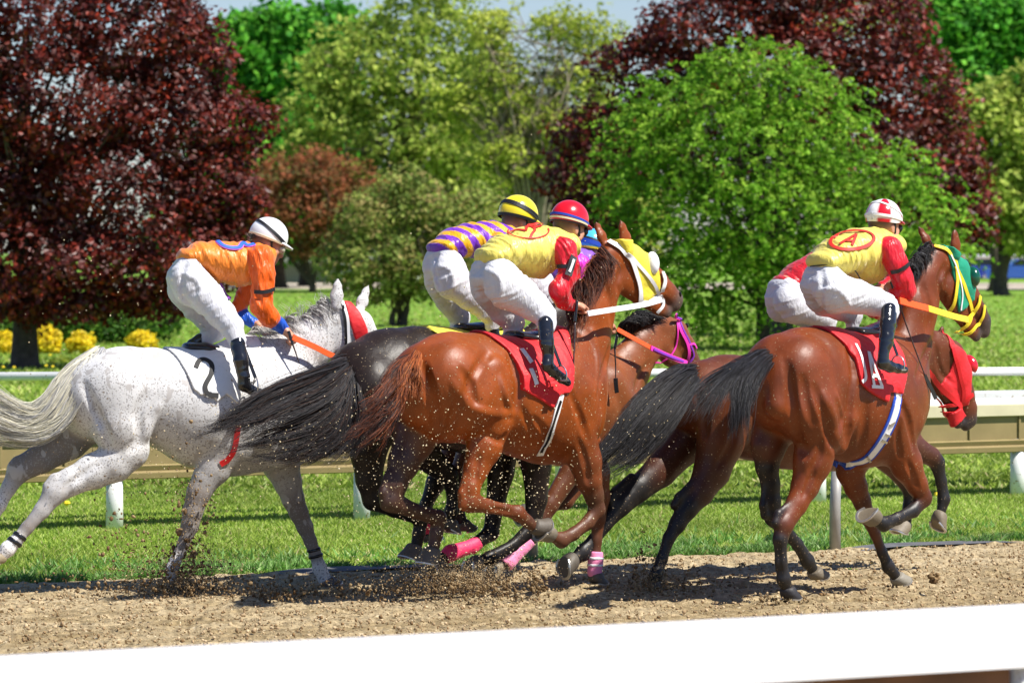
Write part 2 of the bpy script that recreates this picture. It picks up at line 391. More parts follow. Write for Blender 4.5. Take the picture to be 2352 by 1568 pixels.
# ================================================================== the setting
def vnoise(x, y, seed=0):
    xi = np.floor(x).astype(np.int64); yi = np.floor(y).astype(np.int64); fx = x-xi; fy = y-yi
    fx = fx*fx*(3-2*fx); fy = fy*fy*(3-2*fy)
    def hsh(a, b):
        n = (a*374761393+b*668265263+seed*1442695041) & 0x7fffffff; n = ((n ^ (n >> 13))*1274126177) & 0x7fffffff; n = n ^ (n >> 16); return (n & 0xffff)/65535.
    return (hsh(xi, yi)*(1-fx)+hsh(xi+1, yi)*fx)*(1-fy)+(hsh(xi, yi+1)*(1-fx)+hsh(xi+1, yi+1)*fx)*fy
RE = np.array([math.cos(math.radians(29.7)), math.sin(math.radians(29.7)), 0.]); RN = np.array([-RE[1], RE[0], 0.])   # along the track / away from it
EDGE = np.array([-3.14, 26.2, 0.])
def rail_pt(a, p, z=0.): return EDGE+RE*a+RN*p+np.array([0, 0, z])
def grid_mesh(name, A, Pp, zf, cf, m):
    a, p = np.meshgrid(A, Pp, indexing='ij'); z = zf(a, p)
    V = EDGE+RE*a[..., None]+RN*p[..., None]; V[..., 2] = z
    na, npp = len(A), len(Pp); i = (np.arange(na-1)*npp)[:, None]+np.arange(npp-1)[None]
    Q = np.stack([i, i+npp, i+npp+1, i+1], -1).reshape(-1, 4)
    return mesh(name, V.reshape(-1, 3), Q, m, None, cf(a, p).reshape(-1, 3) if cf else None)
# lawn and far ground
m_lawn = mat('lawn', rough=.9, ramp=[(.3, (.10, .20, .018)), (.5, (.15, .28, .028)), (.62, (.20, .34, .04)), (.75, (.26, .38, .07))], vscale=.55, vstretch=(.35, 2.4, 1), detail=9, bump=.5, bscale=60, bdist=.03, spec=.2)
V, Fs = np.array([(-400, -40, -.03), (400, -40, -.03), (400, 900, -.03), (-400, 900, -.03)]), np.array([(0, 1, 2, 3)])
tag(mesh('ground', V, Fs, m_lawn, smooth=False), kind='structure')
# dirt track, really uneven
def steps(lo, a, b, hi, fine, coarse): return np.concatenate([np.arange(lo, a, coarse), np.arange(a, b, fine), np.arange(b, hi+coarse, coarse)])
def dirt_z(a, p):
    z = .007*vnoise(a/.16, p/.13, 1)+.013*vnoise(a/.07, p/.05, 2)+.009*vnoise(a/.035, p/.03, 3)+.010*vnoise(a/.7, p/.35, 4)
    z = z+.010*np.clip(vnoise(a/.09+vnoise(a/.3, p/.3, 8)*2, p/.07, 5)-.62, 0, 1)*4-.016*np.clip(vnoise(a/.22, p/.16, 6)-.66, 0, 1)*4
    return z+.016*np.clip(vnoise(a/.06, p/.10, 41)-.55, 0, 1)*1.5-.03
def dirt_c(a, p):
    t = (.55*vnoise(a/.5, p/.22, 11)+.45*vnoise(a/.07, p/.05, 12))[..., None]; near = np.clip((-p-.9)/2.2, 0, 1)[..., None]
    lt = np.array([.40, .32, .195]); dk = np.array([.235, .175, .09]); c = lt+(dk-lt)*np.clip((t-.30)*1.3+near*.42, 0, 1)
    return c*(.9+.2*vnoise(a/.03, p/.03, 13)[..., None])
m_dirt = mat('track_dirt', rough=.95, attr=True, bump=.9, bscale=40, bdist=.02, spec=.12, var=.42, vscale=13, vstretch=(1.7, .8, 1), detail=7, specks=[(16, .63, (.10, .062, .025), (1.8, .8, 1)), (22, .66, (.52, .43, .28), (1.6, .8, 1))])
tag(grid_mesh('dirt_track', steps(-60, -2.2, 9.6, 70, .02, 2.), np.concatenate([np.arange(-26, -6.2, 1.), np.arange(-6.2, .16, .02), [.2]]), dirt_z, dirt_c, m_dirt), kind='structure')
m_strip = mat('edge_fabric', (.10, .10, .105), rough=.9, bump=.4, bscale=30, var=.3, vscale=6)
tag(grid_mesh('track_edge_strip', np.arange(-3, 12, .1), np.array([.0, .05, .12, .22, .27]), lambda a, p: .012*vnoise(a/.4, p/.2, 21)+.004-.06*(1-np.maximum(np.exp(-((a-2.7)/.9)**4), np.exp(-((a-7.1)/.9)**4))), None, m_strip), kind='structure')

# grass blades
m_blade = mat('grass_blades', attr=True, rough=.55, trans=.35, spec=.35)
def blades(name, n, fn, hgt, wid, seed, label, cols=((.24, .34, .045), (.31, .40, .06), (.18, .27, .03), (.38, .45, .11), (.44, .38, .17))):
    g = np.random.default_rng(seed); P = fn(g, n); n = len(P)
    a = g.uniform(0, math.pi, n); h = hgt*g.uniform(.45, 1.2, n); w = wid*g.uniform(.6, 1.3, n); lean = g.normal(0, .75, (n, 2))*h[:, None]
    dx = np.stack([np.cos(a), np.sin(a)*.6, 0*a], 1)*w[:, None]; top = P+np.concatenate([lean, h[:, None]], 1)
    V = np.stack([P-dx, P+dx, top], 1).reshape(-1, 3); Q = np.arange(3*n).reshape(-1, 3)
    c = np.array(cols)[g.choice(len(cols), n, p=[.3, .3, .2, .14, .06])]*g.uniform(.8, 1.2, (n, 1))
    pat = .75+.5*vnoise(P[:, 0]/.9, P[:, 1]/1.6, 31); c = c*pat[:, None]
    return tag(mesh(name, V, Q, m_blade, None, np.repeat(c, 3, 0)), label, 'grass', kind='stuff')
def near_lawn(g, n):
    p = .2+10.5*g.uniform(0, 1, n)**1.25; a = g.uniform(-3.5, 16, n); P = EDGE+RE*a[:, None]+RN*p[:, None]; P[:, 2] = -.03
    x = P[:, 0]/P[:, 1]; keep = (np.abs(x) < .155) & ((p > .55) | (vnoise(a/.25, p/.2, 33) > .45)); return P[keep]
blades('grass', 360000, near_lawn, .034, .008, 3, 'short green grass between the dirt track and the beige rail')
def weeds(g, n):
    p = .2+g.exponential(.45, n); a = g.uniform(-1.5, 12, n)+g.normal(0, .04, n); k = vnoise(a/.28, p/.25, 35) > .55; P = EDGE+RE*a[:, None]+RN*p[:, None]; P[:, 2] = -.02; return P[k & (np.abs(P[:, 0]/P[:, 1]) < .128)]
blades('grass', 40000, weeds, .062, .012, 4, 'taller tufts of weedy grass along the edge of the track', ((.14, .30, .05), (.20, .38, .09), (.09, .2, .03), (.3, .42, .16), (.36, .33, .14)))
def far_lawn(g, n):
    Y = 37/(1-g.uniform(0, 1, n)*.80); X = g.uniform(-.19, .19, n)*Y; return np.stack([X, Y, 0*X-.03], 1)
blades('grass', 180000, far_lawn, .07, .035, 5, 'mown lawn stretching from the white rail to the trees')
# dandelions: small yellow heads scattered in the lawn
g = np.random.default_rng(9); mb = MB()
for i in range(90):
    Y = g.uniform(38, 80) if i > 10 else g.uniform(31, 36); X = g.uniform(-.12, .12)*Y
    if 5 < i < 60: X = g.uniform(-.12, -.09)*Y; Y = g.uniform(68, 80)
    V, Fs = lathe_geo([(.004, 0), (.03, .02), (.022, .035), (.003, .04)], 6, (X, Y, .05)); mb.add(V, Fs, (.9, .65, .02))
tag(mb.build('dandelion_heads', mat('dandelion', rough=.7, attr=True), smooth=False), 'yellow dandelion heads dotted over the lawn', 'flowers', kind='stuff')

# ------------------------------------------------------------------ inner rail: beige hood on white posts
m_white = mat('white_paint', (.70, .70, .69), rough=.35, var=.06, vscale=3, specks=[(34, .66, (.30, .22, .12), (1, 1, 1))], bump=.1, bscale=30)
m_beige = mat('beige_plastic', (.25, .19, .085), rough=.55, var=.12, vscale=4, spec=.3, bump=.1, bscale=25)
m_cream = mat('cream_lip', (.56, .50, .34), rough=.5, var=.08, vscale=5)
m_brown = mat('shaded_dirt_brown', (.20, .085, .03), rough=.6, var=.5, vscale=3)
m_grey = mat('galvanised_post', (.34, .33, .31), rough=.5, metal=.3, var=.15, vscale=8)
H0 = np.array([-3.78, 31.4, 0]); H1e = np.array([4.35, 36.2, 0]); hd = (H1e-H0)/np.linalg.norm(H1e-H0); hn = np.array([hd[1], -hd[0], 0])   # hn faces the track
def extrude(prof, a0, a1, o, d, n, seg=1):
    """profile [(out, z)] swept along the rail"""
    V = []; Fs = []; k = len(prof)
    for a in np.linspace(a0, a1, seg+1):
        for x, z in prof: V.append(o+d*a+n*x+np.array([0, 0, z]))
    for i in range(seg):
        for j in range(k): A = i*k+j; B = i*k+(j+1) % k; Fs.append((A, B, B+k, A+k))
    Fs += [tuple(range(k-1, -1, -1)), tuple(seg*k+j for j in range(k))]; return V, Fs
rail = empty('inner_rail', tuple(H0)); tag(rail, 'long beige plastic running rail hood along the infield grass behind the horses', 'rail')
def rp(name, profs, m, parent=rail, sub=0):
    b = MB()
    for pr in profs: b.add(*extrude(pr, -6, 16, np.zeros(3), hd, hn))
    return b.build(name, m, parent, smooth=False, col=False)
rp('top_cover', [[(.03, .742), (.03, .755), (-.30, .785), (-.30, .772)]], mat('white_cover', (.78, .76, .70), rough=.5, var=.08, vscale=4, vstretch=(1, 1, 8)))
rp('lip', [[(.036, .645), (.05, .65), (.05, .742), (.036, .753)]], m_cream)
pan = rp('panel', [[(.0, .45), (.012, .45), (.012, .66), (0, .66)]], m_beige)
for k in range(-12, 33):
    b = MB(); a = k*.52; b.add(*extrude([(.013, .452), (.030, .452), (.030, .644), (.013, .644)], a, a+.018, np.zeros(3), hd, hn))
    b.build('rib', m_beige, pan, smooth=False, col=False)
rp('lower_rail', [[(-.02, .335), (.05, .345), (.055, .385), (.03, .40), (.045, .438), (.02, .449), (-.02, .44)]], m_beige)
for U in (-310, 265, 833, 1370, 1882, 2340):
    # white support posts standing in the grass behind the hood
    t = ((U-CU)/F_PX); k = (H0[0]-t*H0[1])/(t*hd[1]-hd[0]); pnt = H0+hd*k-hn*.015-H0
    b = MB(); n = 10; P = np.array([pnt+np.array([0, 0, -.05]), pnt+np.array([0, 0, .15]), pnt+np.array([0, 0, .342])]); b.add(*tube_geo(P, [.066, .064, .062], 20)); b.build('post', m_white, rail, col=False)
for U, Vb in ((1222, 1285), (1918, 1258)):
    Y = CAM_H*F_PX/(Vb-HV); base = at(U, Vb, Y); r = empty('rail_support', tuple(base)); left = U < 1500
    tag(r, 'grey post at the track edge '+('half hidden behind the chestnut horse' if left else 'between the legs of the green hooded bay horse'), 'post', 'grey posts at the track edge')
    P = np.array([(0, 0, -.05), (0, 0, .3), (.012, 0, .55)]); b = MB(); b.add(*tube_geo(P, [.04, .038, .036], 16)); b.build('post', m_grey, r, col=False)
    b = MB(); P = [np.array([.012, 0, .55]), np.array([.015, .03, .60]), np.array([.03, .2, .66]), np.array([.06, .7, .69]), np.array([.10, 1.3, .68])]
    b.add(*tube_geo(catmull(P, 14), np.linspace(.03, .022, 14), 12)); b.build('arm', m_grey, r, col=False)
# second white rail just behind the hood and the thin white rail of the turf course
r = empty('white_rail', (0, 0, 0)); tag(r, 'flat white board rail right behind the beige hood, seen at the right', 'rail')
o = H0-hn*.75+np.array([0, 0, 0]); b = MB(); b.add(*extrude([(0, .765), (.04, .765), (.04, .815), (0, .815)], -6, 16, o, hd, hn)); b.add(*extrude([(0.005, .81), (.0, .82), (-.12, .825), (-.12, .815)], -6, 16, o, hd, hn)); b.build('board', m_white, r, smooth=False, col=False)
for U in (265, 833, 1370, 1882, 2340):
    t = (U-CU)/F_PX; k = (H0[0]-t*H0[1]-t*-.75*hn[1]+-.75*hn[0])/(t*hd[1]-hd[0]); b = MB(); q = o+hd*k-hn*.06; b.add(*tube_geo([q+np.array([0, 0, -.05]), q+np.array([0, 0, .8])], .035, 12)); b.build('post', m_white, r, col=False)
r = empty('turf_rail', (0, 0, 0)); tag(r, 'thin round white rail of the turf course crossing the far lawn', 'rail')
A = at(-600, 872, 35.4); B = at(2950, 848, 37.6); b = MB(); A[2] = B[2] = .99
b.add(*tube_geo([A, B], .038, 14)); b.build('tube', m_white, r, col=False)
for k in np.linspace(.06, .97, 5):
    q = A+(B-A)*k; b = MB(); b.add(*tube_geo([q*[1, 1, 0]+np.array([0, .25, -.05]), q+np.array([0, .25, -.35]), q+np.array([0, .12, -.1]), q+np.array([0, 0, -.02])], .022, 8)); b.build('post', m_white, r, col=False)
# near rail, out of focus at the foot of the picture
NR0 = np.array([-1.42, 11.5, 0]); NR1 = np.array([1.62, 13.2, 0]); nd = (NR1-NR0)/np.linalg.norm(NR1-NR0); nn = np.array([nd[1], -nd[0], 0])
r = empty('outer_rail', tuple(NR0)); tag(r, 'broad white rail blurred in the very foreground', 'rail')
b = MB(); b.add(*extrude([(0, .80), (.03, .796), (.034, .95), (.02, .972), (-.01, .98), (-.09, .98), (-.10, .965), (-.03, .955), (0, .94)], -4, 8, np.zeros(3), nd, nn, 12)); b.build('rail_hood', mat('glossy_white', (.80, .80, .80), rough=.35, var=.07, vscale=1.6, specks=[(5, .70, (.50, .47, .42), (1, 1, 1))]), r, smooth=False, col=False)
b = MB(); b.add(*extrude([(-.06, .60), (-.02, .60), (-.02, .797), (-.06, .797)], -4, 3.40, np.zeros(3), nd, nn)); b.build('shaded_dirt_board', m_brown, r, smooth=False, col=False)  # added board, its brown stands in for shaded dirt below the hood
for a in (3.46, .2, -2.8, 6.5):
    q = nd*a-nn*.04; b = MB(); b.add(*tube_geo([q+np.array([0, 0, 0]), q+np.array([0, 0, .80])], .05, 16)); b.build('post', m_white, r, col=False)

# ================================================================== trees
m_bark = mat('bark', (.075, .055, .042), rough=.95, bump=.8, bscale=14, bstretch=(1, 1, .25), bdist=.03, var=.35, vscale=8)
m_bark2 = mat('grey_bark', (.26, .21, .15), rough=.95, bump=.6, bscale=12, bdist=.03, var=.3, vscale=6)
def leafmat(name, rough=.5, trans=.3, spec=.4): return mat(name, attr=True, rough=rough, trans=trans, spec=spec)
m_leaf = leafmat('leaves', .62, .42, .18); m_cop = leafmat('copper_leaves', .45, .30, .40); m_yel = leafmat('yellow_leaves', .6, .4)
def crown_pts(g, blobs, Y, n, deep=.62, back=.45):
    B = np.array(blobs, float); k = Y/F_PX; C = np.array([at(u, v, Y) for u, v, *_ in blobs]); R = np.stack([B[:, 2]*k, B[:, 2]*k*(B[:, 4] if B.shape[1] > 4 else 1.), B[:, 3]*k], 1)
    if B.shape[1] > 4: C[:, 1] += B[:, 5]*k if B.shape[1] > 5 else 0
    w = B[:, 2]*B[:, 3]; i = g.choice(len(B), n*3, p=w/w.sum()); d = g.normal(size=(n*3, 3)); d /= np.linalg.norm(d, axis=1)[:, None]
    d[:, 1] = np.where((d[:, 1] > 0) & (g.uniform(size=n*3) > back), -d[:, 1], d[:, 1])
    r = 1-(1-deep)*g.uniform(0, 1, n*3)**1.3; r *= 1+.17*np.sin(d[:, 0]*6+i*1.7)*np.cos(d[:, 2]*5+i*2.3); r = np.where(g.uniform(size=n*3) < .06, r*g.uniform(1.02, 1.22, n*3), r)
    P = C[i]+d*R[i]*r[:, None]
    q = np.min(np.linalg.norm((P[:, None]-C[None])/R[None], axis=2)+np.where(np.arange(len(B))[None] == i[:, None], 9, 0), 1)
    ok = q > .72; return P[ok][:n], (d/R[i])[ok][:n], C, R
def leaves(g, P, Nn, per, cr, size, cols, flat=.6, droop=0., spray=0., hang=1.):
    n = len(P); Nn = Nn/(np.linalg.norm(Nn, axis=1)[:, None]+1e-9)
    o = g.normal(size=(n, per, 3)); o /= np.linalg.norm(o, axis=2)[..., None]; o *= cr*g.uniform(.15, 1, (n, per, 1))**.6; o[..., 2] *= flat
    if spray:
        dr = Nn*.6+g.normal(0, .5, (n, 3)); dr[:, 2] += hang; dr /= np.linalg.norm(dr, axis=1)[:, None]
        t = g.uniform(0, 1, (n, per, 1)); o = o*(.30-.18*t)+dr[:, None]*t*spray; o[..., 2] -= droop*(t[..., 0]**2)*spray
    C = (P[:, None]+o).reshape(-1, 3); m = len(C)
    N2 = np.repeat(Nn, per, 0)*.55+g.normal(0, .55, (m, 3))+np.array([0, 0, .35]); N2 /= np.linalg.norm(N2, axis=1)[:, None]
    U = np.cross(N2, g.normal(size=(m, 3))); U /= np.linalg.norm(U, axis=1)[:, None]; Vv = np.cross(N2, U); s = size*g.uniform(.6, 1.25, (m, 1))
    Q = np.stack([C-U*s*.5, C-Vv*s*.36-N2*s*.08+U*s*.05, C+U*s*.62, C+Vv*s*.36-N2*s*.08+U*s*.05], 1)
    cols = np.array(cols); cc = cols[g.integers(0, len(cols), n)]; cc = np.repeat(cc*g.uniform(.75, 1.25, (n, 1)), per, 0)*.75+cols[g.integers(0, len(cols), m)]*.25; cc = cc*g.uniform(.7, 1.3, (m, 1))
    return Q.reshape(-1, 3), np.arange(4*m).reshape(-1, 4), np.repeat(cc, 4, 0)
def tree(name, label, u, vb, Y, blobs, ncl, per, cr, size, cols, m, trunk_r=.2, bark=None, seed=1, stems=1, nb=26, group=None, twigs=0, flat=.6, droop=0, spray=0, hang=1., deep=.6, cat='tree', back=.45, lean=0, branch_r=.35, split=.35):
    g = np.random.default_rng(seed); root = at(u, vb, Y); root[2] = 0
    e = empty(name, tuple(root)); tag(e, label, cat, group)
    P, Nn, C, R = crown_pts(g, blobs, Y, ncl, deep, back); V, Q, c = leaves(g, P, Nn, per, cr, size, cols, flat, droop, spray, hang)
    mesh('crown', V-root, Q, m, e, c, smooth=False)
    b = MB(); top = C[:, 2].max(); bark = bark or m_bark
    for s in range(stems):
        a = g.uniform(0, 6.28); j = g.integers(0, len(C)) if stems > 1 else int(np.argmax(C[:, 2])); tgt = C[j]; h0 = np.array([math.cos(a), math.sin(a), 0])*trunk_r*(1.2 if stems > 1 else 0)
        mid = np.array([lean+h0[0]*2+(tgt-root)[0]*.25, (tgt-root)[1]*.25, (tgt-root)[2]*split])
        pts = [h0*1.0+np.array([0, 0, -.1]), h0*1.3+np.array([0, 0, (tgt-root)[2]*.12]), mid, tgt-root]
        tp = catmull(pts, 14); rr = np.linspace(1, .25, 14)*trunk_r; rr[0] *= 1.35; b.add(*tube_geo(tp, rr, 12))
        for i in range(nb//stems):
            t0 = g.integers(4, 12); st = tp[t0]; pk = P[g.integers(0, len(P))]-root; md = (st+pk)/2+np.array([0, 0, .12*np.linalg.norm(pk-st)])+g.normal(0, .06, 3)*np.linalg.norm(pk-st)
            q = catmull([st, md, pk], 9); b.add(*tube_geo(q, np.linspace(rr[t0]*branch_r, .012+.01*size, 9), 6, cap=False))
            for _ in range(twigs):
                k = g.integers(3, 8); d = P[g.integers(0, len(P))]-root-q[k]; L = np.linalg.norm(d)+1e-6; d = d/L*min(L, 1.6+g.uniform(0, 2)); md = q[k]+d*.5+g.normal(0, .12, 3)
                b.add(*tube_geo(catmull([q[k], md, q[k]+d], 6), np.linspace(rr[t0]*.13, .008, 6), 4, cap=False))
    b.build('trunk', bark, e, col=False)
    return e
COP = [(.12, .014, .008), (.17, .018, .010), (.06, .010, .010), (.26, .03, .012), (.07, .016, .014), (.10, .028, .020)]
GR1 = [(.10, .22, .02), (.16, .32, .03), (.07, .16, .02), (.22, .38, .05)]
GR2 = [(.30, .40, .06), (.40, .50, .09), (.20, .30, .04), (.48, .54, .11)]
GY = [(.40, .46, .06), (.32, .40, .05), (.50, .54, .10), (.22, .30, .05)]
GB = [(.07, .30, .02), (.11, .38, .03), (.04, .19, .02), (.17, .46, .04)]
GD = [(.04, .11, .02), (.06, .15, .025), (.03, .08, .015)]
# far wood closing the view
tree('green_tree', 'tall bright green tree showing between the left copper tree and the pale trees', 640, 640, 205, [(570, 120, 90, 90), (640, 100, 110, 80), (740, 80, 100, 70), (600, 210, 90, 80), (690, 190, 120, 110), (560, 330, 120, 120), (700, 340, 150, 130), (620, 470, 160, 120)], 1500, 16, 1.0, .42, GB, m_leaf, .4, seed=11, spray=0)
tree('green_tree', 'broad pale green tree rising out of the top edge left of the centre', 900, 650, 190, [(900, 90, 100, 90), (980, 50, 120, 110), (800, 160, 120, 110), (920, 190, 160, 120), (1060, 180, 130, 130), (760, 320, 140, 120), (900, 340, 170, 130), (1050, 340, 150, 130), (830, 470, 180, 110), (1000, 480, 170, 110)], 1350, 14, .85, .30, GR2, m_leaf, .45, m_bark2, seed=12, nb=50, twigs=3, deep=.35)
tree('green_tree', 'mid green tree standing behind the small rust coloured tree', 700, 650, 215, [(640, 270, 110, 100), (700, 360, 140, 110), (640, 450, 120, 100), (760, 470, 130, 110)], 900, 16, .9, .38, GR1, m_leaf, .35, seed=13)
tree('budding_tree', 'half bare yellow green tree with visible grey branches at the top centre', 1230, 650, 170, [(1120, 60, 70, 80), (1300, 60, 90, 60), (1380, 100, 60, 80), (1150, 190, 100, 80), (1330, 190, 110, 80), (1260, 300, 120, 90), (1150, 360, 110, 80), (1060, 240, 90, 80)], 900, 13, .52, .20, GY, m_leaf, .30, m_bark2, seed=14, nb=70, twigs=5, flat=.5, deep=.25, back=1, branch_r=.42)
tree('green_tree', 'yellow green undergrowth tree below the half bare tree', 1180, 655, 200, [(1150, 300, 110, 90), (1250, 330, 100, 90), (1060, 330, 90, 80), (1080, 420, 120, 90), (1200, 430, 120, 90), (1300, 470, 90, 110), (1120, 540, 150, 90), (1260, 580, 110, 80)], 1100, 15, .8, .32, GY, m_leaf, .3, seed=15)
tree('green_tree', 'dense bright green tree in the upper right corner', 2290, 640, 190, [(2160, 60, 90, 80), (2260, 90, 110, 90), (2350, 60, 100, 80), (2230, 190, 120, 90), (2340, 200, 110, 100)], 1200, 16, .95, .38, GB, m_leaf, .4, seed=16)
tree('green_tree', 'softer mid green tree filling the right edge below the bright crown', 2300, 650, 175, [(2290, 300, 120, 110), (2380, 330, 100, 120), (2250, 420, 120, 110), (2350, 470, 100, 110), (2440, 250, 100, 140)], 1400, 15, .8, .32, GR2, m_leaf, .35, seed=17)
tree('budding_tree', 'thin yellow green crown poking over the right copper tree', 2050, 640, 230, [(2000, 20, 110, 60), (2090, 40, 80, 70), (1900, 60, 90, 60)], 260, 10, .8, .3, GY, m_leaf, .2, m_bark2, seed=18, deep=.3, back=1)
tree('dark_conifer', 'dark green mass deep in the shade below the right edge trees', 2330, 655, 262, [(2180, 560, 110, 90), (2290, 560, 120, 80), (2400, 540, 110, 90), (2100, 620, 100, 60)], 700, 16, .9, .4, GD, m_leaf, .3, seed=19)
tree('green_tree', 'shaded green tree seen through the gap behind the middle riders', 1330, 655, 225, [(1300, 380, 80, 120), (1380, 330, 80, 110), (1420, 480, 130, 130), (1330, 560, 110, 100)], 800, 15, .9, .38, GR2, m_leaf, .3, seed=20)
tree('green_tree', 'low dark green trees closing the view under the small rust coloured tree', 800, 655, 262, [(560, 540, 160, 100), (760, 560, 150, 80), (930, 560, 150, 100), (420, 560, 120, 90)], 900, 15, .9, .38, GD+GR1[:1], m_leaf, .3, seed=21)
tree('green_tree', 'row of pale trees continuing beyond the left edge of the picture', -420, 655, 200, [(-250, 300, 150, 150), (-450, 200, 200, 190), (-650, 350, 180, 170), (-350, 480, 220, 120)], 1000, 14, 1.0, .42, GR2, m_leaf, .4, seed=51)
tree('green_tree', 'bright tree beyond the right edge of the picture', 2760, 655, 195, [(2620, 250, 150, 150), (2800, 180, 190, 170), (2980, 330, 170, 160), (2760, 460, 230, 120)], 1000, 14, 1.0, .42, GB, m_leaf, .4, seed=52)
# middle distance
tree('copper_maple', 'wide copper maple on the right behind the feathery green tree', 1790, 770, 98, [(1800, -30, 190, 120), (1650, 70, 190, 110), (1950, 90, 190, 140), (1480, 160, 120, 80), (1800, 190, 260, 150), (2060, 240, 150, 150), (1420, 330, 150, 110), (1360, 420, 110, 110), (2130, 400, 130, 130), (1980, 380, 200, 160), (2180, 510, 100, 70), (2050, 540, 140, 110), (1640, 330, 200, 150), (1380, 520, 90, 60), (2220, 480, 60, 60)], 2900, 14, .42, .155, COP, m_cop, .35, seed=31, nb=40)
tree('feathery_tree', 'feathery bright green tree with upright shoots behind the two right hand riders', 1752, 800, 86, [(1740, 160, 60, 50), (1650, 195, 60, 45), (1820, 195, 50, 40), (1560, 235, 50, 35), (1465, 300, 55, 40), (1600, 260, 150, 80), (1750, 210, 150, 80), (1870, 290, 120, 90), (1500, 370, 110, 110), (1700, 370, 240, 140), (1560, 500, 180, 130), (1780, 510, 240, 140), (1990, 430, 150, 90), (2070, 500, 130, 80), (1950, 560, 190, 100), (1520, 620, 130, 90), (1680, 640, 200, 90), (1880, 650, 190, 70), (2110, 590, 90, 60), (1620, 720, 90, 40)], 2700, 18, .40, .10, [(.15, .33, .02), (.21, .41, .03), (.09, .20, .015), (.32, .50, .05)], m_leaf, .17, seed=32, nb=50, twigs=2, spray=1.0, droop=.6, hang=.6, deep=.5)
tree('rust_tree', 'small rust coloured tree beside the orange rider', 722, 668, 186, [(640, 420, 80, 70), (720, 400, 90, 60), (800, 440, 80, 60), (690, 490, 110, 60), (810, 500, 60, 60), (600, 500, 60, 50), (730, 560, 80, 40)], 560, 13, .75, .22, [(.30, .09, .04), (.24, .11, .045), (.36, .13, .06), (.15, .15, .05)], m_leaf, .16, seed=33, stems=3, nb=30, deep=.4)
tree('hawthorn', 'round green small tree with several stems left of the middle riders', 915, 748, 110, [(780, 590, 50, 45), (1095, 470, 55, 45), (925, 425, 60, 40), (850, 500, 80, 60), (970, 480, 90, 60), (1050, 520, 80, 80), (900, 590, 120, 70), (1010, 610, 110, 60), (820, 620, 80, 60), (870, 660, 70, 40), (1020, 660, 80, 30)], 1050, 13, .40, .125, [(.26, .34, .07), (.36, .40, .10), (.17, .25, .05), (.34, .26, .10)], m_leaf, .11, seed=34, stems=4, nb=40, deep=.45, twigs=1)
tree('copper_maple', 'huge dark copper maple filling the upper left of the picture', 57, 842, 73, [(60, 60, 230, 170), (300, 60, 190, 150), (430, 150, 110, 120), (150, 240, 260, 160), (400, 290, 170, 130), (520, 290, 100, 70), (600, 270, 50, 26), (30, 430, 200, 170), (250, 440, 240, 150), (460, 420, 130, 110), (540, 470, 70, 70), (120, 600, 240, 130), (330, 590, 220, 120), (500, 560, 80, 60), (380, 680, 110, 50), (150, 690, 180, 60), (-60, 300, 160, 260)], 3600, 14, .30, .115, COP, m_cop, .27, seed=35, nb=50, back=.3)
# shrubs beyond the copper maple
tree('dark_shrub', 'large loose dark green shrub behind the trunk of the left copper maple', 250, 800, 92, [(130, 740, 80, 60), (230, 740, 90, 60), (330, 740, 80, 50), (380, 720, 50, 40), (20, 740, 70, 60)], 620, 12, .25, .10, GR1[:3]+GD, m_leaf, .05, seed=36, stems=6, nb=24, cat='shrub', flat=.9)
for i, (u, v, ru, rv, lb) in enumerate(((8, 792, 24, 26, 'yellow flowering shrub cut by the left edge'), (108, 783, 28, 30, 'tallest yellow flowering shrub right of the maple trunk'), (186, 789, 26, 22, 'rounded yellow flowering shrub, second right of the maple trunk'), (327, 783, 28, 18, 'low yellow flowering shrub under the white horse rider'))):
    tree('yellow_shrub', lb, u, v+rv, 83, [(u, v, ru*1.12, rv*1.15), (u-ru*.4, v+rv*.2, ru*.7, rv*.8)], 170, 12, .08, .07, [(.85, .66, .02), (.92, .78, .03), (.70, .56, .03)], m_yel, .02, seed=40+i, nb=6, cat='shrub', group='yellow shrubs under the copper maple', flat=1, deep=.8, back=1)
tree('green_shrub', 'flat olive shrub on the lawn in front of the yellow shrubs', 150, 846, 76, [(150, 834, 40, 12), (190, 838, 24, 9)], 120, 10, .07, .05, [(.2, .28, .03), (.28, .32, .03)], m_leaf, .02, seed=47, nb=5, cat='shrub', flat=1, deep=.8, back=1)

# far edge of the park: pale road, low white building, cars, white fence post
m_road = mat('pale_gravel', (.42, .36, .28), rough=.95, var=.2, vscale=.5)
tag(mesh('road', np.array([(-200, 200, -.02), (200, 200, -.02), (200, 232, -.02), (-200, 232, -.02)]), np.array([(0, 1, 2, 3)]), m_road, smooth=False), kind='structure')
b = MB(); e = empty('stable_building', (-11.2, 236, 0)); tag(e, 'low white building with a dark opening glimpsed under the rust coloured tree', 'building')
b.add(*box_geo((0, 0, 1.55), (6.5, 2.5, .45))); b.add(*box_geo((0, 1.5, .55), (6.5, 1, .6))); b.build('wall', mat('white_wall', (.75, .75, .74), rough=.7, var=.05), e, smooth=False, col=False)
b = MB(); b.add(*box_geo((0, -.2, 2.15), (6.9, 3.1, .12))); b.build('roof', mat('grey_roof', (.35, .36, .38), rough=.6), e, smooth=False, col=False)
for x in (-6.2, -2.1, 2.1, 6.2):
    b = MB(); b.add(*box_geo((x, -2.3, .55), (.22, .22, .56))); b.build('pillar', mat('white_pillar', (.8, .8, .8), rough=.6), e, smooth=False, col=False)
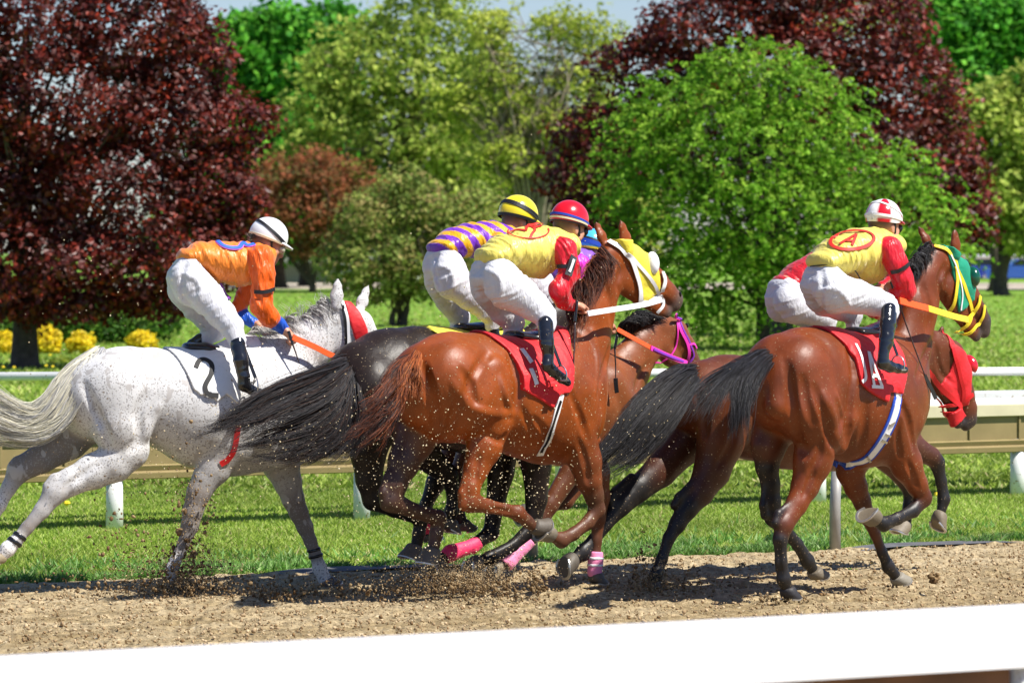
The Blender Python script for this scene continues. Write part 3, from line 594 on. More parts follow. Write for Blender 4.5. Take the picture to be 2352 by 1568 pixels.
def car(u, v, Y, col, label):
    p = at(u, v, Y); p[2] = 0; e = empty('parked_car', tuple(p)); tag(e, label, 'car', 'cars parked beyond the lawn')
    prof = [(-2.1, .35), (-2.15, .75), (-1.7, .92), (-1.0, .98), (-.45, 1.40), (.85, 1.42), (1.45, 1.0), (2.05, .85), (2.15, .4)]
    b = MB(); k = len(prof); V = [(x, y*(.86 if z > 1.1 else 1), z) for y in (-.85, .85) for x, z in prof]; Fs = [tuple(range(k-1, -1, -1)), tuple(range(k, 2*k))]+[(j, (j+1) % k, k+(j+1) % k, k+j) for j in range(k)]
    b.add(V, Fs); b.build('body', mat('car_paint', col, rough=.25, coat=.8), e, smooth=False, col=False)
    b = MB(); b.add([(-.85, -.86, 1.0), (-.42, -.80, 1.32), (.75, -.80, 1.34), (1.2, -.86, 1.02), (-.85, -.84, 1.0), (-.42, -.78, 1.32), (.75, -.78, 1.34), (1.2, -.84, 1.02)], [(0, 3, 2, 1), (4, 5, 6, 7), (0, 1, 5, 4), (1, 2, 6, 5), (2, 3, 7, 6), (3, 0, 4, 7)]); b.build('window', mat('dark_glass', (.02, .025, .03), rough=.1), e, smooth=False, col=False)
    for x in (-1.35, 1.35):
        b = MB(); th = np.linspace(0, 2*math.pi, 17)[:-1]; V = [(x+.33*math.cos(t), y, .33+.33*math.sin(t)) for y in (-.9, -.68) for t in th]; b.add(V, [tuple(range(15, -1, -1)), tuple(range(16, 32))]+[(j, (j+1) % 16, 16+(j+1) % 16, 16+j) for j in range(16)]); b.build('wheel', mat('tyre', (.02, .02, .02), rough=.9), e, smooth=False, col=False)
car(2356, 655, 218, (.02, .10, .42), 'blue parked car cut by the right edge beyond the lawn'); car(2240, 655, 222, (.03, .06, .35), 'darker blue parked car left of the white fence post')
e = empty('fence', (0, 0, 0)); tag(e, 'white rail fence in front of the parked blue cars', 'fence')
b = MB(); A = at(2150, 0, 215); B = at(2500, 0, 215); A[2] = B[2] = 1.45; b.add(*tube_geo([A, B], .11, 8)); b.build('rail', m_white, e, col=False)
for u in (2180, 2306, 2430):
    b = MB(); A = at(u, 0, 215); A[2] = -.1; B = A.copy(); B[2] = 1.25; b.add(*tube_geo([A, B], .15, 8)); b.build('post', m_white, e, col=False)
# ================================================================== horses
def coat(name, **k):
    d = dict(attr=True, rough=.47, spec=.42, bump=.60, bscale=13, bstretch=(.7, 1, .5), bdist=.012, var=.30, vscale=5, detail=7); d.update(k); return mat(name, **d)
m_bay = coat('glossy_coat', specks=[(85, .675, (.30, .21, .12), (1, 1, 1))]); m_whitecoat = coat('white_coat', rough=.55, coat=0, var=.07, specks=[(95, .575, (.30, .285, .28), (1, 1, 1)), (42, .68, (.26, .21, .16), (1, 1, 1)), (13, .60, (.42, .40, .385), (1, 1, .6))])
m_hair = mat('hair', attr=True, rough=.48, spec=.3); m_hoof = mat('hoof_horn', attr=True, rough=.6, bump=.5, bscale=60, bdist=.004)
m_shoe = mat('steel_shoe', (.55, .53, .5), rough=.35, metal=.8); m_black = mat('black_leather', (.012, .012, .014), rough=.25, spec=.6, bump=.1, bscale=30)
m_stir = mat('stirrup_steel', (.6, .6, .6), rough=.25, metal=.9)
def fabric(name, c, rough=.6, var=.06, fold=.5, sc=9, st=(1, 1, 1), **k): return mat(name, c, rough=rough, var=var, vscale=6, bump=.25, bscale=90, bdist=.002, folds=(sc, st, fold, .03), sheen=.15, **k)
m_red = fabric('red_cloth', (.62, .008, .014)); m_wcloth = fabric('white_cloth', (.78, .77, .74), specks=[(30, .68, (.35, .25, .15), (1, 1, 1))])
m_ycloth = fabric('yellow_cloth', (.78, .66, .05)); m_green = fabric('green_cloth', (.0, .27, .15)); m_pink = fabric('pink_bandage', (.85, .035, .13)); m_pinkw = fabric('pale_pink_bandage', (.85, .25, .45))
m_wstrap = mat('white_strap', (.8, .8, .8), rough=.4); m_ystrap = mat('yellow_strap', (.85, .66, .03), rough=.4); m_rstrap = mat('red_strap', (.6, .01, .015), rough=.4); m_orein = mat('orange_rein', (.85, .10, .012), rough=.55, bump=.3, bscale=90)
m_purple = mat('purple_strap', (.22, .03, .42), rough=.4); m_magenta = mat('magenta_strap', (.80, .04, .42), rough=.4); m_blue = mat('blue_trim', (.01, .06, .42), rough=.5)
m_cupw = mat('white_cup', (.85, .85, .85), rough=.3); m_cupg = mat('green_cup', (.0, .07, .035), rough=.2, coat=.5); m_cupr = mat('red_cup', (.6, .01, .02), rough=.2, coat=.5)
m_eye = mat('eye', (.01, .006, .004), rough=.08); m_pad = mat('grey_pad', (.45, .45, .47), rough=.7); m_num_b = mat('black_number', (.015, .015, .015), rough=.7); m_num_w = mat('white_number', (.82, .8, .8), rough=.7)

def hoof(fr, parent, cor, sole, toe, r=.048, col=(.10, .085, .065), under=False):
    """horn capsule from the coronet to the sole; toe is a pixel the toe points to"""
    c = fr.loc(*cor); s = fr.loc(*sole); ax = s-c; L = np.linalg.norm(ax)+1e-9; ax = ax/L; L = max(min(L, .1), .06)
    t = fr.loc(*toe)-s; t = t-ax*(t@ax); t /= np.linalg.norm(t)+1e-9; w = np.cross(ax, t)
    b = MB(); n = 22; rings = [(0, .80, -.004), (.12, .98, .002), (.5, 1.10, .012), (.92, 1.24, .024), (1, 1.24, .026)]; V = []; Fs = []
    for k, rr, sh in rings:
        for j in range(n):
            a = 2*math.pi*j/n; ct = math.cos(a); d = 1.12 if ct > 0 else .92; hh = L*k*(1 if ct > 0 else 1-.28*abs(ct)*k)
            V.append(c+ax*hh+t*(ct*r*rr*d+sh*k)+w*(math.sin(a)*r*rr))
    m = len(rings)
    for i in range(m-1):
        for j in range(n): A = i*n+j; B = i*n+(j+1) % n; Fs.append((A, B, B+n, A+n))
    Fs.append(tuple(range(n-1, -1, -1)))
    base = (m-1)*n; inner = len(V)
    for j in range(n): V.append(np.array(V[base+j])*.82+(c+ax*L*.97+t*.02)*.18)
    for j in range(n): Fs.append((base+j, base+(j+1) % n, inner+(j+1) % n, inner+j))
    i2 = len(V)
    for j in range(n): V.append(np.array(V[inner+j])*.7+(c+ax*L*.86+t*.02)*.3)
    for j in range(n): Fs.append((inner+j, inner+(j+1) % n, i2+(j+1) % n, i2+j))
    Fs.append(tuple(i2+j for j in range(n)))
    b.add(flip(np.array(V)), Fs, col); h = b.build('hoof', m_hoof, parent)
    sp = MB(); P = []; N = []
    for j in np.linspace(-2.3, 2.3, 22): P.append(c+ax*(L*(1 if math.cos(j) > 0 else 1-.28*abs(math.cos(j)))+.003)+t*(math.cos(j)*r*1.26+.024)+w*math.sin(j)*r*1.12); N.append(ax)
    P = np.array(P); P[:, :] += 0; V2, F2 = tube_geo(flip(P), 1., flat=(.016, .008), N=flip(np.array(N))); sp.add(V2, F2); sp.build('shoe', m_shoe, h, smooth=False, col=False)
    return h
def horse(name, label, fr, torso, legs, neck, head, ears, cols, cm, muscles=(), grooves=(), extra=(), h=.0105, eye=None, nostril=None):
    coatc, point, muz = cols['coat'], cols['point'], cols['muz']
    cc = {'c': coatc, 'k': point, 'd': tuple((np.array(coatc)*.55+np.array(point)*.45)), 'w': cols.get('sock', (.7, .68, .66)), 'm': muz, 'x': cols.get('dirty_shaded', point)}  # x: mud together with shade painted into the leg colour
    b = Body(fr, h); b.torso(torso, .05, coatc)
    for nodes, cs, *_ in legs: b.chain([n[:4] for n in nodes], .045, [cc[x] for x in (cs+cs[-1]*20)[:len(nodes)]], wr=.78)
    b.chain(neck, .07, coatc, wr=.55)
    for ch, cs, wr in head: b.chain(ch, .03, [cc[x] for x in (cs+cs[-1]*20)[:len(ch)]], wr=wr)
    for n, k, *q in muscles: b.chain(n, k, cc[q[0]] if q else coatc, wr=.8)
    for e, (bp, tp, so_, w, wd) in enumerate(ears):      # base, tip, sideways offset, width px, thickness ratio
        B0 = np.array(bp, float); T0 = np.array(tp, float); so2 = so_ if isinstance(so_, tuple) else (so_, so_)
        b.chain([(*B0, so2[0], w*.55, .6), (*(B0*.62+T0*.38), so2[0]*.6+so2[1]*.4, w*.72, .42), (*(B0*.25+T0*.75), so2[1], w*.44, .42), (*T0, so2[1], w*.12, .5)], .02, [coatc, coatc, coatc, point])
    for c in extra: b.chain(*c)
    b.grid()
    for px, r, d in grooves: b.groove(px, r, d)
    root = fr.root('horse'); tag(root, label, 'horse')
    b.build('body', cm, root)
    for lg in legs:
        if len(lg) > 2 and lg[2]: hoof(fr, root, *lg[2][:3], **(lg[2][3] if len(lg[2]) > 3 else {}))
    b.root = root
    if eye: p, _ = b.hit(*eye); mb = MB(); V, Fs = lathe_geo([(.001, -.018), (.012, -.013), (.018, 0), (.012, .013), (.001, .018)], 12, tuple(flip(p))); mb.add(V, Fs); mb.build('eye', m_eye, root, col=False)
    return b
def hull(b, name, m, px, off=.008, **k): return b.shell(name, m, b.root, px, off=off, **k)
def cup(b, px, r, m, parent, out=.035):
    """blinker cup bulging from the hood"""
    p, _ = b.hit(*px); N = b.grad(p)[0]; toc = b.fr.C-p; toc /= np.linalg.norm(toc); N = N*.5+toc*.5; N /= np.linalg.norm(N); up = np.array([0, 0, 1.]); f = np.cross(up, N); f /= np.linalg.norm(f); up = np.cross(N, f)
    V = []; Fs = []; n = 18; m_ = 7
    for i in range(m_):
        t = i/(m_-1)*math.pi/2
        for j in range(n): a = 2*math.pi*j/n; V.append(p+N*(math.sin(t)*out)+(f*math.cos(a)*r[0]+up*math.sin(a)*r[1])*math.cos(t)*.999+N*.0)
    for i in range(m_-1):
        for j in range(n): A = i*n+j; B = i*n+(j+1) % n; Fs.append((A, B, B+n, A+n))
    mb = MB(); mb.add(flip(np.array(V)), Fs); return mb.build('eye_cup', m, parent, col=False)
def wrap(b, name, m, a, c, w, off=.006, srange=None):
    """bandage round a leg between two pixels, w = half width px"""
    a = np.array(a, float); c = np.array(c, float); d = c-a; d /= np.linalg.norm(d); n = np.array([-d[1], d[0]])*w
    o = (srange[0]+srange[1])/2 if srange else 0
    poly = np.array([b.fr.loc(*q, o)[[0, 2]] for q in (a+n, c+n, c-n, a-n)])
    return b.shell(name, m, b.root, poly=poly, off=off, h=.0065, srange=srange)

BAY = (.155, .030, .0030); CHEST = (.225, .046, .0035); DBAY = (.115, .027, .006); BRN = (.20, .055, .014); DARK = (.017, .0105, .008); WHT = (.60, .595, .59)
BLK = (.012, .010, .010)

# ---- white horse
F1 = Frame(500, 26.0, 20)
h1 = horse('horse', 'white horse flecked with grey carrying the rider in orange', F1,
 [(200, 838, 975, .16), (232, 806, 1010, .24), (285, 795, 1030, .27), (345, 799, 1010, .26), (405, 803, 1040, .265), (465, 803, 1074, .28), (530, 795, 1092, .275), (575, 775, 1088, .24), (600, 790, 1075, .20), (640, 870, 1045, .15)],
 [([(268, 890, .12, 78), (278, 975, .14, 70), (292, 1030, .14, 50), (262, 1062, .14, 44), (214, 1082, .13, 40), (165, 1105, .13, 31), (125, 1132, .13, 26), (96, 1172, .13, 18), (62, 1212, .13, 14), (38, 1240, .13, 14), (18, 1260, .13, 17), (8, 1272, .13, 14)], 'ccccccddxwwwww', ((4, 1274, .13), (-10, 1292, .13), (-30, 1300, .13), dict(col=(0.248, 0.198, 0.121)))),
  ([(215, 950, -.12, 60), (160, 1010, -.13, 44), (95, 1052, -.13, 34), (44, 1080, -.13, 27), (20, 1120, -.13, 17), (0, 1160, -.13, 14), (-30, 1210, -.13, 14), (-48, 1232, -.13, 17)], 'dxxxdw', ((-52, 1236, -.13), (-66, 1252, -.13), (-90, 1256, -.13))),  # far hind: its shade and mud are both put into the colours
  ([(520, 1025, .12, 55), (490, 1075, .12, 40), (474, 1098, .12, 32), (457, 1130, .12, 28), (442, 1176, .12, 23), (436, 1207, .12, 20), (419, 1254, .12, 13), (403, 1288, .12, 13), (396, 1306, .12, 15), (393, 1330, .12, 12)], 'cddxxxxwww', ((393, 1332, .12), (396, 1362, .12), (420, 1362, .12), dict(col=(0.275, 0.231, 0.165)))),
  ([(628, 1020, -.10, 55), (645, 1062, -.1, 45), (660, 1105, -.1, 33), (673, 1145, -.1, 26), (686, 1177, -.1, 22), (700, 1209, -.1, 19), (713, 1242, -.1, 14.5), (724, 1272, -.1, 14), (734, 1304, -.1, 16), (745, 1328, -.1, 16)], 'cddxxxxxww', ((747, 1330, -.1), (757, 1350, -.1), (785, 1350, -.1), dict(col=(0.110, 0.105, 0.105))))],
 [(610, 880, 0, 92), (662, 832, 0, 76), (712, 787, 0, 60), (750, 752, 0, 46), (782, 728, 0, 36)],
 [([(788, 726, 0, 33), (820, 750, 0, 40), (845, 788, 0, 34), (862, 822, 0, 27), (872, 846, 0, 25), (874, 858, 0, 20)], 'cccmmm', .62), ([(792, 782, 0, 40), (820, 812, 0, 26), (850, 850, 0, 15)], 'ccm', .5)],
 [((772, 702), (776, 640), .06, 21, 1), ((824, 716), (846, 654), (-.03, -.06), 19, 1)],
 dict(coat=WHT, point=(.26, .24, .24), muz=(.12, .11, .12), sock=(.78, .76, .74), dirty_shaded=(.22, .19, .17)), m_whitecoat,
 muscles=[([(170, 1080, .13, 10), (125, 1100, .13, 12), (110, 1116, .13, 12)], .02, 'd'), ([(80, 1040, -.13, 10), (40, 1060, -.13, 11), (30, 1074, -.13, 11)], .02, 'x'), ([(640, 1040, .12, 34), (600, 990, .15, 50), (560, 950, .14, 45)], .03)],
 grooves=[([(192, 880), (216, 935), (240, 985), (250, 1020)], .03, .014), ([(335, 905), (318, 950), (322, 1000), (300, 1032)], .04, .016), ([(365, 930), (345, 975), (335, 1010)], .03, -.012), ([(228, 1062), (180, 1096), (150, 1120)], .02, .008)], eye=(836, 775))
r1 = h1.root
def sa(a, c, fr): return None
hair('tail', mat('pale_hair', attr=True, rough=.5, spec=.4), r1, [[F1.loc(*p) for p in q] for q in ([(228, 803, .02), (205, 812, .02), (150, 850, .03), (96, 925, .05), (40, 930, .06), (-40, 880, .06), (-130, 862, .05)], [(226, 806, .02), (205, 822, .05), (160, 870, .08), (112, 950, .09), (55, 968, .09), (-20, 930, .08), (-130, 905, .06)], [(222, 815, .02), (205, 835, .08), (180, 900, .12), (128, 975, .11), (60, 1005, .1), (-30, 985, .08), (-130, 960, .06)], [(222, 815, .02), (212, 835, .10), (196, 900, .14), (150, 985, .12), (90, 1012, .1), (10, 1015, .08), (-90, 1010, .06)])], 2600, .0028, .025, .085, [(.72, .68, .52), (.62, .60, .50), (.78, .74, .60), (.35, .35, .36), (.50, .48, .42)], seed=3, wave=.02)
hair('tail_top', mat('grey_hair', attr=True, rough=.5, spec=.4), r1, [[F1.loc(*p) for p in q] for q in ([(232, 803, .03), (212, 830, .10), (190, 880, .13), (165, 930, .14)], [(238, 806, .05), (226, 840, .13), (215, 890, .16), (196, 935, .15)])], 600, .0028, .02, .05, [(.30, .30, .32), (.45, .45, .45), (.6, .58, .52), (.2, .2, .22)], seed=4)
hair('mane', m_hair, r1, [[F1.loc(*p) for p in q] for q in ([(565, 770, 0), (580, 758, .03), (600, 775, .08), (618, 800, .11)], [(620, 758, 0), (630, 750, .02), (650, 760, .07), (672, 782, .1)], [(665, 742, 0), (672, 730, .02), (690, 738, .06), (706, 770, .09)], [(705, 728, 0), (715, 716, .03), (734, 738, .07), (742, 766, .08)], [(755, 700, 0), (748, 684, .03), (770, 715, .07), (780, 765, .08)])], 650, .0022, .022, .06, [(.55, .54, .52), (.32, .31, .31), (.68, .66, .62), (.16, .15, .15)], seed=5, wave=.02, lmin=.4)
hull(h1, 'saddle_cloth', m_wcloth, [(372, 788), (404, 818), (428, 856), (444, 893), (462, 908), (482, 900), (498, 922), (520, 905), (549, 929), (556, 885), (590, 872), (598, 790), (585, 740), (450, 760)], off=.016)
def digit(b, strokes, w, m, parent, name='number', t=.004, off=.02):
    mb = MB()
    for s in strokes: strap(b, None, s, w, None, None, t=t, off=off, n=max(8, len(s)*6), mb=mb)
    return mb.build(name, m, parent, smooth=False, col=False)
digit(h1, [[(448, 848), (456, 833), (470, 830), (484, 840), (484, 860), (470, 888), (477, 906), (500, 909)]], .030, m_num_b, r1)
strap(h1, 'girth', [(556, 935), (546, 985), (538, 1030), (524, 1054), (506, 1066)], .035, m_rstrap, r1, off=.005)
h1.shell('blinker_hood', m_red, r1, [(787, 690), (805, 692), (826, 716), (845, 760), (846, 790), (826, 805), (812, 770), (800, 730)], off=.009)
for n_, pts in (('brow_band', [(786, 694), (797, 730), (800, 765), (800, 800), (812, 822)]), ('cheek_strap', [(783, 700), (792, 735), (794, 770), (794, 812)])): strap(h1, n_, pts, .018, m_black if n_ == 'cheek_strap' else m_wstrap, r1, off=.012)
wrap(h1, 'leg_band', m_black, (49, 1227), (43, 1235), 22, srange=(.05, .22)); wrap(h1, 'leg_band', m_black, (38, 1241), (32, 1249), 22, srange=(.05, .22))
wrap(h1, 'leg_band', m_black, (721, 1258), (723, 1265), 22, srange=(-.2, 0)); wrap(h1, 'leg_band', m_black, (726, 1272), (728, 1279), 22, srange=(-.2, 0))

# ---- dark horse behind the chestnut
F2 = Frame(880, 25.95, 40)
m_darkcoat = coat('dark_coat', spec=.25, rough=.42, specks=[(85, .675, (.20, .15, .09), (1, 1, 1))])
h2 = horse('horse', 'nearly black horse with a long black tail just behind the chestnut one', F2,
 [(812, 822, 930, .15), (842, 778, 975, .24), (890, 754, 1000, .265), (950, 750, 1010, .26), (1010, 756, 1030, .26), (1080, 765, 1040, .27), (1140, 760, 1040, .24), (1190, 760, 1030, .2), (1225, 850, 1000, .15)],
 [([(862, 900, .13, 80), (858, 970, .13, 64), (846, 1040, .13, 44), (848, 1100, .13, 33), (856, 1146, .13, 25), (905, 1170, .13, 17), (968, 1188, .13, 19), (962, 1225, .13, 15), (957, 1250, .13, 15)], 'cddkkkk', ((955, 1252, .13), (944, 1286, .13), (925, 1290, .13), dict(r=.052))),
  ([(910, 960, -.13, 58), (965, 1035, -.13, 40), (1030, 1090, -.13, 24), (1040, 1135, -.13, 15), (1036, 1175, -.13, 16), (1034, 1190, -.13, 13)], 'cdkkkk', ((1034, 1192, -.13), (1030, 1220, -.13), (1050, 1225, -.13))),
  ([(1200, 980, .12, 50), (1232, 1070, .12, 38), (1232, 1145, .12, 28), (1222, 1212, .12, 20), (1178, 1252, .12, 14), (1126, 1281, .12, 17), (1106, 1288, .12, 14)], 'cddkkkk', ((1102, 1288, .12), (1070, 1297, .12), (1068, 1320, .12))),
  ([(1160, 990, -.12, 45), (1150, 1085, -.12, 34), (1137, 1160, -.12, 24), (1128, 1222, -.12, 20), (1085, 1254, -.12, 14), (1034, 1270, -.12, 17), (1014, 1284, -.12, 13)], 'cddkkkk', ((1012, 1286, -.12), (990, 1306, -.12), (1000, 1330, -.12)))],
 [(1215, 850, 0, 76), (1250, 790, 0, 62), (1285, 740, 0, 48), (1318, 705, 0, 38)],
 [([(1322, 702, 0, 32), (1348, 728, 0, 34), (1366, 762, 0, 26), (1376, 785, 0, 23)], 'ccmm', .62), ([(1325, 740, 0, 34), (1350, 780, 0, 15)], 'cm', .5)],
 [((1312, 680), (1310, 655), .04, 12, 1), ((1330, 680), (1335, 655), -.04, 12, 1)],
 dict(coat=DARK, point=BLK, muz=BLK), m_darkcoat, h=.012, grooves=[([(795, 850), (812, 900), (815, 950)], .04, .012)])
r2 = h2.root
def tail(b, guides, n, cols, seed, r0=.03, r1=.07, w=.0020, **k): return hair('tail', m_hair, b.root, [[b.fr.loc(*p) for p in q] for q in guides], n, w, r0, r1, cols, seed=seed, **k)
tail(h2, [[(812, 820, .02), (785, 826, .04), (728, 850, .10), (640, 885, .14), (560, 930, .15), (480, 985, .14), (410, 1000, .12)], [(812, 830, .04), (790, 850, .08), (740, 890, .14), (660, 925, .17), (570, 965, .17), (500, 990, .15), (420, 1008, .13)], [(814, 836, .06), (800, 862, .12), (770, 930, .18), (700, 975, .18), (620, 1000, .17), (540, 1020, .15), (440, 1022, .13)], [(815, 840, .06), (812, 880, .14), (805, 945, .2), (775, 1010, .2), (715, 1050, .18), (650, 1058, .16), (570, 1040, .15)], [(818, 840, .08), (826, 890, .18), (832, 940, .24), (838, 985, .24), (820, 1020, .23), (780, 1050, .2), (740, 1064, .2)]], 5600, [(.012, .012, .015), (.022, .021, .025), (.035, .034, .04), (.04, .018, .012)], 21, r1=.085, wave=.03, lmin=.45, clumps=90, w=.0020)
h2.shell('saddle_cloth', m_ycloth, r2, [(985, 735), (990, 760), (1060, 800), (1110, 860), (1200, 860), (1200, 740), (1100, 720)], off=.014)
wrap(h2, 'bandage', m_pink, (1097, 1243), (1020, 1278), 26, .007, srange=(-.24, .0))

# ---- brown horse beyond
F4 = Frame(1300, 27.3, 38)
h4 = horse('horse', 'brown horse with black mane and pink and purple bridle, furthest inside beside the rail', F4,
 [(1060, 840, 950, .18), (1100, 802, 980, .25), (1180, 800, 1010, .26), (1260, 805, 1025, .26), (1330, 800, 1035, .25), (1360, 800, 1030, .2), (1408, 870, 1000, .15)],
 [([(1110, 950, .12, 60), (1080, 1055, .12, 36), (1042, 1112, .12, 23), (1050, 1160, .12, 14), (1060, 1196, .12, 14)], 'cdkkk', ((1060, 1198, .12), (1068, 1222, .12), (1090, 1224, .12))),
  ([(1080, 950, -.12, 58), (1045, 1050, -.12, 36), (1000, 1110, -.12, 23), (978, 1160, -.12, 15), (974, 1205, -.12, 17), (980, 1222, -.12, 14)], 'cdkkk', ((980, 1224, -.12), (990, 1246, -.12), (1010, 1248, -.12))),
  ([(1380, 980, .1, 45), (1310, 1085, .1, 27), (1262, 1160, .1, 21), (1224, 1232, .1, 15), (1166, 1290, .1, 16), (1150, 1297, .1, 13)], 'cddkkk', ((1148, 1298, .1), (1126, 1306, .1), (1125, 1325, .1), dict(col=(0.220, 0.182, 0.121)))),
  ([(1395, 990, -.1, 42), (1350, 1080, -.1, 24), (1300, 1150, -.1, 19), (1250, 1165, -.1, 13), (1215, 1170, -.1, 14)], 'cddkk', ((1212, 1170, -.1), (1190, 1176, -.1), (1190, 1195, -.1)))],
 [(1410, 900, 0, 76), (1440, 850, 0, 62), (1475, 800, 0, 50), (1508, 762, 0, 38)],
 [([(1522, 745, 0, 25), (1552, 764, 0, 31), (1574, 798, 0, 27), (1590, 832, 0, 20), (1602, 858, 0, 19), (1604, 868, 0, 15)], 'cccddm', .66), ([(1522, 790, 0, 36), (1538, 815, 0, 26), (1570, 850, 0, 14)], 'ccm', .5)],
 [((1512, 728), (1516, 700), .04, 11, 1), ((1530, 730), (1540, 700), -.04, 11, 1)],
 dict(coat=BRN, point=BLK, muz=(.04, .025, .02)), m_bay, h=.012, muscles=[([(1430, 940, .1, 45), (1400, 880, .14, 42)], .03)], grooves=[([(1490, 835), (1470, 865), (1458, 900)], .025, .008)], eye=(1577, 748))
r4 = h4.root
hair('mane', m_hair, r4, [[F4.loc(*p) for p in q] for q in ([(1425, 775, 0), (1432, 745, .05), (1450, 738, .08), (1475, 750, .1)], [(1455, 752, 0), (1462, 728, .05), (1482, 725, .08), (1505, 738, .1)], [(1500, 735, 0), (1512, 725, .05), (1530, 728, .07), (1545, 735, .09)])], 700, .0028, .035, .05, [(.012, .011, .012), (.03, .028, .03)], seed=8, wave=.015)
for pts, w, mm, nm in (([(1551, 722), (1560, 752), (1578, 790), (1582, 812), (1578, 830)], .022, m_magenta, 'bridle_strap'), ([(1554, 722), (1566, 752), (1584, 790), (1592, 815), (1584, 832)], .012, m_purple, 'bridle_strap'), ([(1550, 724), (1556, 760), (1552, 790), (1540, 815), (1520, 830), (1504, 832)], .010, m_magenta, 'throat_strap'), ([(1578, 792), (1592, 790), (1598, 800)], .014, m_magenta, 'nose_band')): strap(h4, nm, pts, w, mm, r4, off=.008, default=.08)
free_band(F4, 'rein', [(1576, 832, .12), (1530, 815, .16), (1498, 800, .18), (1418, 756, .16)], .030, .006, m_orein, r4)
free_band(F4, 'rein_grip', [(1578, 834, .128), (1534, 817, .168), (1495, 799, .19)], .034, .008, m_magenta, r4); free_band(F4, 'rein_core', [(1570, 830, .14), (1534, 816, .18), (1502, 802, .20)], .016, .008, m_purple, r4)
wrap(h4, 'bandage', m_pink, (976, 1165), (976, 1226), 30, .007, srange=(-.24, -.02)); wrap(h4, 'bandage', m_pinkw, (1216, 1242), (1158, 1296), 26, .007, srange=(.0, .2))

